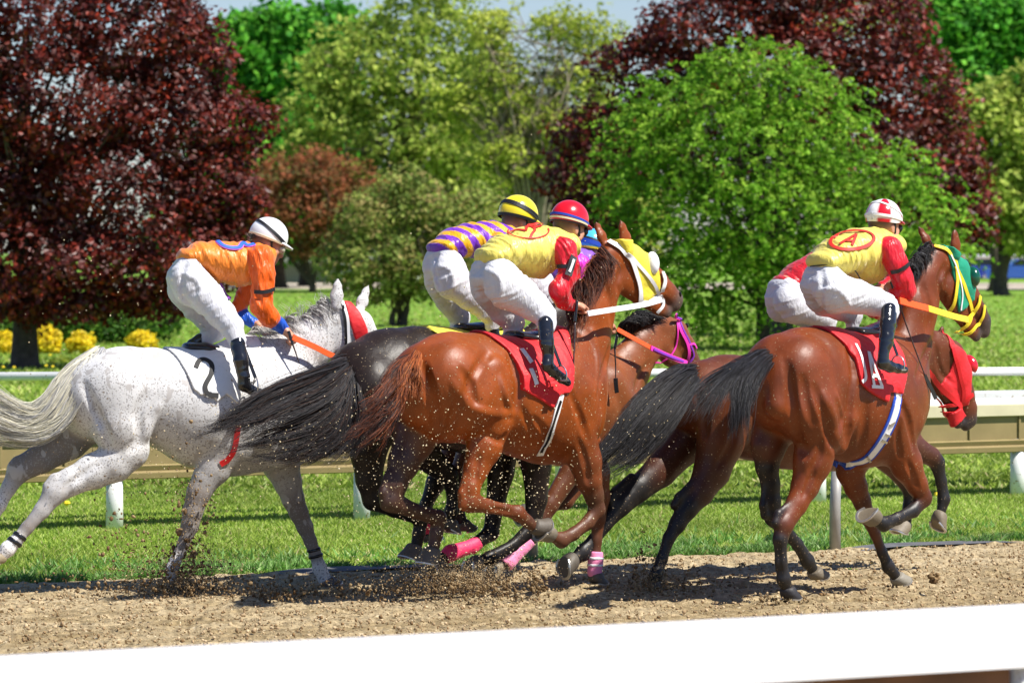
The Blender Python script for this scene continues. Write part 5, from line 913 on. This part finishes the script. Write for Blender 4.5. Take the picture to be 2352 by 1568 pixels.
    for n in boots:
        K = Body(fr, .0075); K.chain(n, .012, (.01, .01, .01), wr=.8); K.grid(); K.build('boot', m_boot, root, disp=foldfn(.003, (0, 0, 1), .04))
    helmet(fr, root, hp, fw, lat, up, **helm)
    return root, J, T, hp, hpos
def helmet(fr, root, hp, fw, lat, up, shell=(.8, .8, .8), panels=None, straps=(), goggles=None, brim=None, rad=(.122, .102, .112), ear=True, cap=.0):
    n, m_ = 40, 14; V = []; Fs = []; c = []
    for i in range(m_):
        e = -.32+(math.pi/2+.32)*i/(m_-1)
        for j in range(n):
            a = 2*math.pi*j/n; ee = e if i > 3 else e+.18*max(0, math.cos(a))*(1-i/4)
            sx = 1.0+.012*math.cos(6*a)
            V.append(hp(rad[0]*math.cos(a)*math.cos(ee)*sx-.004, rad[1]*math.sin(a)*math.cos(ee), rad[2]*math.sin(ee)+.022))
            c.append(shell if not panels else panels(a, ee))
    for i in range(m_-1):
        for j in range(n): A = i*n+j; Bq = i*n+(j+1) % n; Fs.append((A, Bq, Bq+n, A+n))
    b = MB(); b.add(flip(np.array(V)), [f[::-1] for f in Fs], np.array(c)); h = b.build('helmet', m_helm, root)
    def on(a, e, k=1.012): return hp(rad[0]*math.cos(a)*math.cos(e)*k-.004, rad[1]*math.sin(a)*math.cos(e)*k, rad[2]*math.sin(e)*k+.022)
    # peak
    P = []; mb = MB(); q = 15; VV = []; FF = []
    for j in range(q):
        a = (j/(q-1)-.5)*2*1.05; o = on(a, -.08, 1.0); ob = on(a, -.16, 1.0); out = fw*(.052*math.cos(a*1.25))-up*.012
        VV += [o, o+out, ob+out*.98-up*.001, ob]
    for j in range(q-1):
        for k in range(4): A = j*4+k; Bq = j*4+(k+1) % 4; FF.append((A, Bq, Bq+4, A+4))
    mb.add(flip(np.array(VV)), FF, brim or shell); mb.build('peak', m_helm, h)
    N = 44
    for (e0, e1, ph, w, mm, nm) in straps:
        A = np.linspace(0, 2*math.pi, N); P = np.array([on(a, e0+e1*math.cos(a-ph), 1.02) for a in A]); Nn = np.array([on(a, e0+e1*math.cos(a-ph), 1.5)-on(a, e0+e1*math.cos(a-ph), 1) for a in A])
        VV, FF = tube_geo(flip(P), 1., flat=(w, .005), N=flip(Nn)); mb = MB(); mb.add(VV, FF); mb.build(nm, mm, h, smooth=False, col=False)
    if goggles is not None:
        for s_ in (-1, 1):
            mb = MB(); cc = hp(.098, s_*.034, -.034); ax = fw+lat*s_*.35; ax /= np.linalg.norm(ax); u_ = np.cross(ax, up); u_ /= np.linalg.norm(u_); v_ = np.cross(u_, ax); VV = []; FF = []
            for i, (r, dd) in enumerate(((.036, -.014), (.036, .010), (.026, .018), (.001, .020))):
                for j in range(16): t = 2*math.pi*j/16; VV.append(cc+ax*dd+u_*math.cos(t)*r+v_*math.sin(t)*r*.72)
            for i in range(3):
                for j in range(16): A = i*16+j; Bq = i*16+(j+1) % 16; FF.append((A, Bq, Bq+16, A+16))
            mb.add(flip(np.array(VV)), FF); mb.build('goggle', goggles, root, col=False)
    # chin strap
    for s_ in (-1, 1):
        P = catmull([hp(.0, s_*.088, -.01), hp(.02, s_*.078, -.06), hp(.055, s_*.05, -.115), hp(.07, 0, -.152)], 14); Nn = P-hp(.03, 0, -.06); VV, FF = tube_geo(flip(P), 1., flat=(.014, .004), N=flip(Nn)); mb = MB(); mb.add(VV, FF); mb.build('chin_strap', m_strapb, h, smooth=False, col=False)

# ---- rider in orange on the white horse
ORG = (.90, .13, .006); ORL = (.92, .26, .03)
j1, J1, T1, hp1, _ = rider('rider with white helmet and orange silks standing in the stirrups of the white horse', F1,
 [[(432, 612, 0, 30, 1.9), (428, 635, 0, 38, 1.5)], [(418, 640, -.07, 37, .8), (424, 662, -.08, 38, .8)], [(430, 640, .075, 42, .85), (440, 662, .08, 42, .85)]],
 [[(446, 655, .09, 44, .8), (476, 684, .13, 39, .85), (506, 718, .19, 33, .9), (532, 750, .25, 27, .95), (543, 776, .29, 21), (547, 795, .31, 19)], [(424, 668, -.09, 38, .85), (450, 706, -.13, 31), (482, 745, -.15, 25), (497, 760, -.15, 22), (470, 780, -.15, 18)]],
 [[(546, 788, .31, 18, .9), (553, 830, .35, 17), (560, 866, .36, 14), (560, 884, .36, 14), (580, 896, .36, 11), (598, 900, .36, 9)], [(460, 780, -.15, 15), (440, 792, -.15, 12), (450, 798, -.15, 11), (475, 806, -.15, 9), (498, 812, -.15, 8)]],
 [(430, 590, 0, 22, 2.1), (465, 590, 0, 36, 1.5), (505, 600, 0, 47, 1.25), (550, 606, 0, 52, 1.2), (590, 594, 0, 40, 1.5), (606, 586, 0, 26, 1.8)],
 [[(598, 594, .16, 31, .9), (604, 630, .19, 27), (604, 668, .2, 25), (600, 702, .2, 25), (618, 728, .18, 22), (640, 744, .14, 16), (650, 754, .13, 13)], [(596, 600, -.16, 28), (570, 660, -.2, 22), (548, 708, -.2, 18), (560, 728, -.17, 15), (582, 742, -.13, 13)]],
 (616, 549, 0), [(648, 752, .13, 668, 772, .13), (583, 742, -.13, 606, 752, -.10)], ORL, ORG,
 dict(shell=(.84, .84, .84), straps=((.12, .42, math.pi, .014, m_strapb, 'goggle_strap'), (.20, .40, math.pi, .008, m_strapb, 'goggle_strap'), (-.24, 0, 0, .012, m_cream, 'rim_band')), goggles=m_glass),
 cuff=(.01, .10, .60), pitch=-22, seams=[([(424, 606), (418, 640), (420, 680), (440, 704)], .016, .006), ([(424, 630), (448, 640), (462, 664), (456, 690)], .010, -.003), ([(486, 616), (506, 650), (524, 690)], .012, .004)], silkfn=lambda V, c, fr: c)
def mark(J, name, strokes, w, m, parent, off=.008, t=.003):
    mb = MB()
    for s in strokes: strap(J, None, s, w, None, None, t=t, off=off, n=max(8, len(s)*5), mb=mb)
    return mb.build(name, m, parent, smooth=False, col=False)
m_numblue = mat('blue_number', (.02, .12, .55), rough=.6); m_lilac = mat('lilac_edge', (.50, .12, .55), rough=.6); m_nred = mat('red_number', (.60, .02, .01), rough=.6)
N1 = [[(500, 556), (512, 566), (530, 571), (550, 570), (558, 560), (568, 566), (584, 563)]]
mark(J1, 'number_edge', N1, .036, m_lilac, j1, .008); mark(J1, 'number', N1, .024, m_numblue, j1, .012)
mark(J1, 'arm_band', [[(586, 670), (600, 671), (614, 669), (628, 664)]], .024, m_strapb, j1, .010)
strap(T1, 'side_stripe', [(480, 600), (498, 632), (512, 662), (526, 690)], .012, m_purple, j1, off=.012)
hbd = Body(F1, .012); hbd.raw([hp1(-.004, 0, .022)]*1, [.121], [.104]); hbd.grid(); mark(hbd, 'helmet_letters', [[(578, 538), (573, 536), (573, 541), (578, 543), (577, 548), (572, 547)], [(581, 537), (581, 548)], [(581, 537), (586, 539), (586, 545), (581, 548)]], .006, m_strapb, j1, .004, .002)

YEL = (.84, .72, .14); REDS = (.66, .006, .02)
# ---- rider with yellow helmet
PUR = (.19, .03, .52); GOLD = (.86, .44, .01)
def stripes(V, c, fr):
    x = V[:, 0]; z = V[:, 2]; a0 = fr.loc(1000, 590)[0]; u = (x-a0)*1.0+(z-1.9)*.9+.03*vnoise(V[:, 1]/.1, z/.08, 5); s = (np.floor(u/.062).astype(int) % 2) == 0
    return np.where(s[:, None], np.array(PUR), np.array(GOLD))
j2, J2, T2, hp2, _ = rider('rider with yellow helmet and purple and gold striped silks on the dark horse', F2,
 [[(1015, 590, 0, 28, 1.9), (1018, 610, 0, 36, 1.5)], [(1006, 614, -.07, 38, .8), (1010, 640, -.08, 38, .85)], [(1032, 620, .08, 42, .85), (1036, 645, .09, 42, .85)]],
 [[(1042, 645, .11, 42, .85), (1080, 682, .14, 32), (1118, 716, .16, 25), (1135, 730, .16, 21), (1130, 750, .16, 17)], [(1012, 650, -.1, 38, .85), (1030, 692, -.13, 30), (1056, 728, -.14, 25), (1056, 748, -.14, 21), (1040, 768, -.14, 15)]],
 [[(1130, 748, .16, 16), (1138, 780, .17, 14), (1145, 815, .17, 12), (1165, 830, .17, 9)], [(1044, 764, -.14, 14), (1030, 775, -.14, 12), (1060, 785, -.14, 9)]],
 [(1012, 568, 0, 22, 2.0), (1045, 558, 0, 34, 1.5), (1085, 552, 0, 41, 1.35), (1125, 548, 0, 41, 1.4), (1155, 546, 0, 32, 1.6)],
 [[(1150, 560, .17, 28), (1165, 610, .2, 24), (1175, 650, .2, 22), (1205, 680, .14, 14)], [(1150, 560, -.17, 26), (1165, 610, -.2, 22), (1190, 650, -.18, 18), (1215, 685, -.12, 13)]],
 (1190, 500, 0), [(1205, 680, .14, 1226, 696, .12), (1215, 685, -.12, 1236, 700, -.1)], PUR, GOLD,
 dict(shell=(.88, .70, .02), straps=((.10, .30, math.pi, .018, m_strapb, 'goggle_strap'), (.24, .28, math.pi, .010, m_strapb, 'goggle_strap'), (-.26, 0, 0, .02, m_strapb, 'rim_band')), goggles=m_glass, rad=(.135, .112, .120)), pitch=-15, silkfn=stripes, seams=[([(1002, 584), (998, 620), (1008, 660)], .016, .006), ([(1002, 612), (1030, 616), (1042, 640), (1038, 668)], .010, -.003)])

# ---- rider with light blue helmet, mostly hidden
j4, J4, T4, hp4, _ = rider('rider with light blue helmet and purple silks, mostly hidden behind the chestnut horse', F4,
 [[(1225, 640, 0, 34, 1.6)]], [[(1235, 655, .1, 40), (1275, 700, .15, 28), (1300, 725, .15, 22), (1290, 750, .15, 16)], [(1220, 655, -.1, 38), (1250, 700, -.14, 28), (1270, 730, -.14, 22), (1260, 755, -.14, 16)]],
 [[(1290, 750, .15, 15), (1300, 790, .15, 13), (1322, 810, .15, 9)], [(1260, 755, -.14, 14), (1268, 790, -.14, 12), (1290, 808, -.14, 9)]],
 [(1225, 620, 0, 24, 1.9), (1265, 606, 0, 36, 1.5), (1305, 600, 0, 38, 1.4), (1335, 600, 0, 30, 1.6)],
 [[(1330, 608, .17, 27), (1340, 650, .19, 23), (1350, 690, .18, 20), (1385, 735, .13, 12)], [(1328, 608, -.17, 26), (1336, 650, -.19, 22), (1372, 728, -.12, 12)]],
 (1360, 570, 0), [(1385, 735, .13, 1402, 748, .12), (1372, 728, -.12, 1392, 742, -.1)], (.26, .10, .62), (.85, .03, .55),
 dict(shell=(.08, .45, .85), straps=((-.05, .2, math.pi, .03, m_blue, 'goggle_strap'), (.12, .25, math.pi, .012, m_strapb, 'goggle_strap'), (-.26, 0, 0, .012, m_ystrap, 'rim_band')), goggles=None, rad=(.112, .098, .105)), pitch=-10, hb=.012)

# ---- rider on the chestnut
j3, J3, T3, hp3, hd3p = rider('rider with red helmet, yellow jersey and red sleeves crouched on the chestnut horse', F3,
 [[(1128, 612, 0, 30, 1.7), (1130, 632, 0, 42, 1.4)], [(1116, 632, -.08, 40, .85), (1120, 655, -.09, 44, .85)], [(1150, 640, .09, 46, .85), (1158, 662, .1, 48, .85)]],
 [[(1160, 655, .11, 50, .85), (1195, 678, .15, 44, .9), (1228, 704, .22, 35), (1250, 724, .27, 28), (1256, 744, .30, 22), (1254, 756, .32, 20)], [(1124, 668, -.11, 42, .85), (1150, 708, -.14, 34), (1180, 742, -.15, 26), (1178, 762, -.15, 20), (1165, 775, -.15, 15)]],
 [[(1253, 744, .32, 20), (1256, 785, .35, 19), (1259, 820, .36, 15), (1257, 838, .37, 15.5), (1270, 852, .37, 14), (1290, 868, .37, 12), (1304, 878, .37, 9.5)], [(1168, 770, -.15, 14), (1160, 780, -.15, 12), (1190, 795, -.15, 9)]],
 [(1122, 588, 0, 22, 2.1), (1158, 578, 0, 38, 1.5), (1205, 574, 0, 51, 1.2), (1255, 570, 0, 52, 1.2), (1290, 566, 0, 36, 1.6)],
 [[(1296, 574, .16, 31, .9), (1306, 608, .19, 27), (1302, 640, .2, 25), (1284, 668, .2, 25), (1296, 688, .17, 22), (1314, 700, .14, 15)], [(1292, 576, -.16, 28), (1312, 620, -.2, 22), (1320, 660, -.17, 18), (1338, 694, -.1, 13)]],
 (1308, 512, 0), [(1314, 700, .14, 1336, 704, .13), (1336, 694, -.1, 1352, 705, -.08)], YEL, REDS,
 dict(shell=(.66, .006, .015), straps=((-.02, .12, math.pi, .014, m_blue, 'goggle_strap'), (-.14, .06, math.pi, .012, m_cream, 'goggle_strap'), (-.27, 0, 0, .010, m_strapb, 'rim_band')), goggles=m_strapb, rad=(.128, .106, .116)), pitch=-12, seams=[([(1112, 596), (1108, 630), (1110, 670), (1130, 700)], .016, .006), ([(1110, 620), (1138, 628), (1152, 655), (1146, 690)], .010, -.003)],
 collar=[[(1215, 600, 0, 36, 1.25), (1240, 604, 0, 36, 1.25)]])
mark(J3, 'number', [[(1172, 535), (1190, 530), (1208, 532)], [(1208, 532), (1214, 519), (1232, 515), (1246, 517)], [(1218, 520), (1228, 530), (1222, 538), (1218, 548)], [(1206, 524), (1218, 522), (1234, 524), (1244, 519)]], .016, m_nred, j3, .010)
O3 = [(1213+47*math.cos(t), 532+17*math.sin(t)) for t in np.linspace(-.3, 3.5, 14)]; mark(J3, 'number_ring', [O3], .009, m_nred, j3, .009)
mark(J3, 'arm_band', [[(1282, 612), (1296, 612), (1306, 612)]], .024, m_strapb, j3, .010); mark(J3, 'armband_holder', [[(1304, 634), (1310, 612), (1316, 590)]], .046, m_strapb, j3, .014); mark(J3, 'armband_card', [[(1306, 626), (1311, 611), (1315, 597)]], .016, m_wstrap, j3, .019)
# ---- rider on the dark bay with the red hood
j5, J5, T5, hp5, _ = rider('rider in red silks and white breeches, half hidden behind the yellow jersey rider', F5,
 [[(1800, 660, 0, 26, 1.9), (1802, 680, 0, 36, 1.5)], [(1790, 690, -.07, 35, .85), (1792, 706, -.08, 34, .85)], [(1815, 694, .08, 42, .85), (1822, 708, .09, 36, .85)]],
 [[(1825, 702, .1, 38), (1865, 718, .14, 28), (1900, 735, .16, 23), (1900, 760, .16, 17)], [(1796, 706, -.1, 34), (1835, 720, -.13, 26), (1870, 740, -.14, 21), (1865, 765, -.14, 15)]],
 [[(1900, 758, .16, 15), (1905, 800, .17, 14), (1930, 822, .17, 9)], [(1866, 760, -.14, 14), (1872, 800, -.14, 12), (1895, 815, -.14, 9)]],
 [(1802, 650, 0, 20, 2.1), (1840, 632, 0, 32, 1.6), (1880, 615, 0, 36, 1.4), (1920, 605, 0, 36, 1.5), (1945, 600, 0, 28, 1.7)],
 [[(1940, 610, .17, 26), (1955, 650, .19, 22), (1970, 690, .18, 20), (2010, 720, .12, 13)], [(1938, 610, -.17, 25), (1950, 650, -.19, 21), (2000, 715, -.11, 12)]],
 (1972, 575, 0), [(2010, 720, .12, 2028, 730, .1), (2000, 715, -.11, 2018, 726, -.1)], (.55, .01, .02), (.55, .01, .02), dict(shell=(.6, .01, .01), goggles=None, rad=(.112, .098, .105)), hb=.012)

# ---- rider with the A jersey
def rw(a, e):
    k = int((a+math.pi/8+6.2832)/(math.pi/4)) % 8; return (.84, .83, .82) if (k % 2 == 0 or -.06 < e < .1) else (.60, .008, .02)
j6, J6, T6, hp6, hd6p = rider('rider with red and white helmet and yellow jersey marked with a circled letter A', F6,
 [[(1890, 630, 0, 30, 1.7), (1890, 650, 0, 42, 1.4)], [(1876, 656, -.08, 38, .85), (1882, 680, -.09, 38, .85)], [(1906, 662, .09, 46, .85), (1916, 676, .1, 46, .85)]],
 [[(1922, 672, .12, 47, .85), (1965, 682, .16, 40), (2008, 692, .22, 33), (2036, 702, .27, 27), (2044, 714, .30, 22), (2042, 724, .31, 20)], [(1892, 690, -.12, 38, .85), (1930, 708, -.15, 28), (1960, 722, -.16, 23), (1958, 745, -.16, 17)]],
 [[(2042, 714, .31, 21.5), (2039, 745, .34, 21), (2036, 780, .36, 19), (2029, 815, .37, 15), (2028, 833, .37, 16), (2045, 842, .37, 14), (2062, 846, .37, 12), (2078, 849, .37, 9.5)], [(1958, 742, -.16, 15), (1962, 780, -.16, 13), (1985, 800, -.16, 9)]],
 [(1888, 602, 0, 24, 2.0), (1920, 590, 0, 42, 1.45), (1962, 578, 0, 52, 1.2), (2005, 570, 0, 48, 1.3), (2035, 566, 0, 34, 1.6)],
 [[(2044, 574, .16, 31, .9), (2060, 606, .2, 28), (2074, 640, .22, 26), (2082, 666, .22, 25), (2066, 676, .19, 21), (2052, 676, .16, 15)], [(2036, 576, -.16, 28), (2050, 615, -.2, 23), (2048, 650, -.18, 19), (2026, 660, -.08, 13)]],
 (2030, 508, 0), [(2054, 676, .16, 2046, 662, .12), (2030, 664, -.07, 2010, 660, -.04)], YEL, REDS,
 dict(shell=(.8, .8, .8), panels=rw, straps=((-.02, .1, math.pi, .016, m_wstrap, 'goggle_strap'), (.42, .45, math.pi, .012, m_wstrap, 'goggle_strap')), brim=(.6, .01, .02), goggles=m_strapb, rad=(.122, .104, .113)), pitch=-6, seams=[([(1884, 616), (1890, 650), (1884, 690), (1894, 716)], .016, .006), ([(1888, 668), (1920, 664), (1940, 680), (1950, 700)], .010, -.003)],
 collar=[[(1980, 612, 0, 36, 1.3), (1998, 616, 0, 36, 1.25)]])
A6 = [(1957+49*math.cos(t)*math.cos(.12)+20*math.sin(t)*math.sin(.12), 553-49*math.cos(t)*math.sin(.12)+20.5*math.sin(t)*math.cos(.12)) for t in np.linspace(0, 2*math.pi, 30)]
mark(J6, 'number_ring', [A6], .022, m_nred, j6, .010); mark(J6, 'letter', [[(1929, 562), (1948, 551), (1967, 540)], [(1967, 540), (1962, 552), (1956, 565)], [(1944, 555), (1953, 556), (1962, 555)]], .017, m_nred, j6, .010)
mark(J6, 'arm_band', [[(2048, 624), (2062, 622), (2076, 614), (2086, 606)]], .024, m_strapb, j6, .010)
mark(T6, 'waistband', [[(1864, 614), (1890, 612), (1930, 612), (1960, 618), (1976, 640)]], .008, m_strapb, j6, .012)
hbd = Body(F6, .012); hbd.raw([hp6(-.004, 0, .022)], [.121], [.106]); hbd.grid(); mark(hbd, 'helmet_letter', [[(2002, 496), (2002, 506)], [(2002, 496), (2007, 498), (2007, 504), (2002, 506)], [(2001, 488), (2006, 491)]], .006, m_wstrap, j6, .006, .002)

# stirrups on the visible boots
for b, root, (u, v, o) in ((h6, r6, (2060, 856, .37)), (h3, r3, (1286, 880, .37)), (h1, r1, (584, 906, .36))):
    c = flip(b.fr.loc(u, v, o)); mb = MB(); P = [c+np.array([.0, .045*math.cos(t)*1.0, .10+.0-.0*t]) if False else c+np.array([.008, .05*math.cos(t), .045+.058*math.sin(t)]) for t in np.linspace(-.4, math.pi+.4, 18)]; mb.add(*tube_geo(P, .005, 6)); V, Fs = box_geo(c+np.array([.008, 0, .018]), (.022, .048, .004)); mb.add(V, Fs); mb.build('stirrup', m_stir, root, smooth=False, col=False)
    tp = flip(b.fr.loc(u-24, v-110, .31)); V, Fs = tube_geo([c+np.array([.008, 0, .10]), tp], 1., flat=(.022, .004), N=np.tile([0, -1., 0], (2, 1))); mb = MB(); mb.add(V, Fs); mb.build('stirrup_leather', m_black, root, smooth=False, col=False)

# whips held by the riders
def whip(label, fr, pts, flap=None):
    r = fr.root('riding_whip'); tag(r, label, 'riding whip')
    rod(fr, 'shaft', pts[1:], [.006, .0045, .0035], mat('whip_shaft', (.05, .035, .035), rough=.4, var=.6, vscale=60), r); rod(fr, 'handle', pts[:2], [.010, .009], m_black, r)
    if flap: free_band(fr, 'flap', flap, .030, .004, m_black, r, 6)
whip('black whip with a long flap held by the rider with the circled A', F6, [(2047, 646, .17), (2066, 700, .2), (2090, 770, .2), (2126, 866, .2)], [(2124, 862, .2), (2138, 890, .2), (2150, 915, .2)])
whip('pale shafted whip hanging straight down from the red sleeved hand on the chestnut', F3, [(1325, 690, .2), (1321, 740, .22), (1318, 820, .24), (1316, 890, .24)], [(1316, 880, .24), (1315, 895, .24), (1314, 908, .24)])
whip('short black whip pointing down along the white horse neck', F1, [(663, 760, .18), (672, 790, .2), (680, 812, .21), (687, 834, .21)])
whip('black whip dangling against the brown horse chest', F4, [(1418, 770, .3), (1412, 800, .3), (1414, 840, .3), (1414, 872, .3)], [(1414, 868, .3), (1415, 885, .3), (1417, 902, .3)])
# ================================================================== loose dirt: clods on the track and dirt thrown up by the hooves
m_clod = mat('clod', attr=True, rough=.95, bump=.5, bscale=80, bdist=.004, spec=.1)
def lumps(name, label, P, S, C, seed, stretch=None, cat='dirt'):
    g = np.random.default_rng(seed); n = len(P)
    ico = np.array([(0, 0, 1), (.89, 0, .45), (.28, .85, .45), (-.72, .53, .45), (-.72, -.53, .45), (.28, -.85, .45), (.72, .53, -.45), (-.28, .85, -.45), (-.89, 0, -.45), (-.28, -.85, -.45), (.72, -.53, -.45), (0, 0, -1)])
    F = np.array([(0, 1, 2), (0, 2, 3), (0, 3, 4), (0, 4, 5), (0, 5, 1), (1, 6, 2), (2, 7, 3), (3, 8, 4), (4, 9, 5), (5, 10, 1), (6, 7, 2), (7, 8, 3), (8, 9, 4), (9, 10, 5), (10, 6, 1), (11, 7, 6), (11, 8, 7), (11, 9, 8), (11, 10, 9), (11, 6, 10)])
    V = ico[None]*g.uniform(.55, 1.25, (n, 12, 1))*S[:, None, None]
    st = np.ones((n, 3))*g.uniform(.6, 1.3, (n, 3)) if stretch is None else stretch; V = V*st[:, None]
    a = g.uniform(0, 6.28, n); ca, sa_ = np.cos(a)[:, None], np.sin(a)[:, None]; y, z = V[..., 1].copy(), V[..., 2].copy(); V[..., 1] = y*ca-z*sa_; V[..., 2] = y*sa_+z*ca
    V = (V+P[:, None]).reshape(-1, 3); Q = (F[None]+12*np.arange(n)[:, None, None]).reshape(-1, 3)
    return tag(mesh(name, V, Q, m_clod, None, np.repeat(C, 12, 0), smooth=True), label, cat, kind='stuff')
def shade(g, n, a=(.42, .31, .18), b=(.14, .08, .035)): t = g.uniform(0, 1, (n, 1)); return (np.array(a)*t+np.array(b)*(1-t))*g.uniform(.8, 1.2, (n, 1))
g = np.random.default_rng(77)
n = 22000; p = -g.uniform(0, 5.2, n); a = g.uniform(-1.5, 10, n); P = EDGE+RE*a[:, None]+RN*p[:, None]; S = .003+.010*g.uniform(0, 1, n)**4; P[:, 2] = S*.2
lumps('dirt_clods', 'small clods of dirt lying all over the track', P, S, shade(g, n, (.50, .38, .23), (.20, .12, .055)), 1)
# sprays: (u, v, spread_u, spread_v, Y, spread_Y, count, size, dark share)
def spray(name, label, L, seed, dark=((.30, .21, .11), (.09, .05, .022))):
    g = np.random.default_rng(seed); Ps = []; Ss = []
    for u, v, su, sv, Y, sY, n, s in L:
        U = u+g.normal(0, su, n); Vv = v+g.normal(0, sv, n); YY = Y+g.normal(0, sY, n); P = np.stack([(U-CU)/F_PX*YY, YY, CAM_H+(HV-Vv)/F_PX*YY], 1); P[:, 2] = np.abs(P[:, 2]); Ps.append(P); Ss.append(s*g.uniform(.4, 1, n)**2*1.4)
    P = np.concatenate(Ps); S = np.concatenate(Ss); lumps(name, label, P, S, shade(g, len(P), *dark), seed, g.uniform(.5, 1.7, (len(P), 3)))
spray('dirt_spray', 'dark clods of dirt thrown up round the front hooves of the white horse', [(415, 1325, 40, 34, 25.7, .15, 650, .0075), (440, 1358, 110, 16, 25.6, .3, 550, .0075), (440, 1190, 26, 90, 25.8, .15, 420, .0065), (300, 1250, 60, 80, 25.6, .3, 220, .008), (200, 1340, 120, 26, 25.4, .4, 160, .008), (420, 1240, 18, 70, 25.75, .1, 60, .014)], 2)
spray('dirt_spray', 'brown dirt thrown up under the hooves of the chestnut horse', [(1030, 1338, 60, 15, 25.3, .25, 900, .006), (1120, 1350, 50, 14, 25.2, .25, 330, .0085), (850, 1358, 90, 14, 25.4, .3, 320, .008), (1235, 1340, 10, 20, 25.3, .1, 170, .008), (650, 1375, 50, 10, 25.3, .2, 260, .009)], 3)
spray('dirt_spray', 'dirt kicked up by the hind hooves on the right of the middle group', [(1480, 1310, 20, 40, 26.0, .15, 240, .007), (1530, 1350, 60, 12, 25.9, .3, 380, .007), (1800, 1383, 40, 5, 25.1, .1, 120, .007), (2148, 1326, 5, 7, 25.6, .05, 30, .016)], 4)
# pale grains hanging in the air in front of the horses
spray('dirt_haze', 'fine brown dust hanging low round the hooves of the whole field', [(430, 1330, 70, 34, 25.7, .2, 5000, .0028), (1060, 1318, 90, 22, 25.4, .3, 5000, .0028), (880, 1350, 110, 16, 25.5, .3, 2500, .0028), (1500, 1330, 40, 30, 26.0, .2, 1500, .0028), (450, 1210, 30, 80, 25.8, .15, 1500, .0028), (230, 1030, 80, 60, 25.8, .2, 1200, .0026)], 6, ((.50, .38, .22), (.22, .15, .08)))
spray('dirt_grains', 'pale grains of sand flying through the air between the horses', [(1060, 1120, 150, 110, 24.6, .25, 1440, .0034), (900, 960, 120, 90, 24.8, .25, 297, .0029), (1150, 900, 170, 160, 24.4, .3, 297, .0029), (1380, 900, 90, 200, 24.9, .3, 156, .0028), (1500, 650, 110, 120, 25.2, .3, 96, .0028), (480, 1030, 120, 60, 25.0, .3, 297, .0032), (250, 1020, 110, 50, 25.8, .3, 148, .0034), (260, 700, 120, 90, 25.4, .5, 88, .0032), (1480, 980, 80, 90, 24.9, .3, 167, .0028), (700, 800, 300, 160, 25.0, .5, 96, .0026), (800, 1030, 100, 50, 25.0, .3, 167, .0029)], 5, ((.75, .66, .46), (.50, .38, .20)))
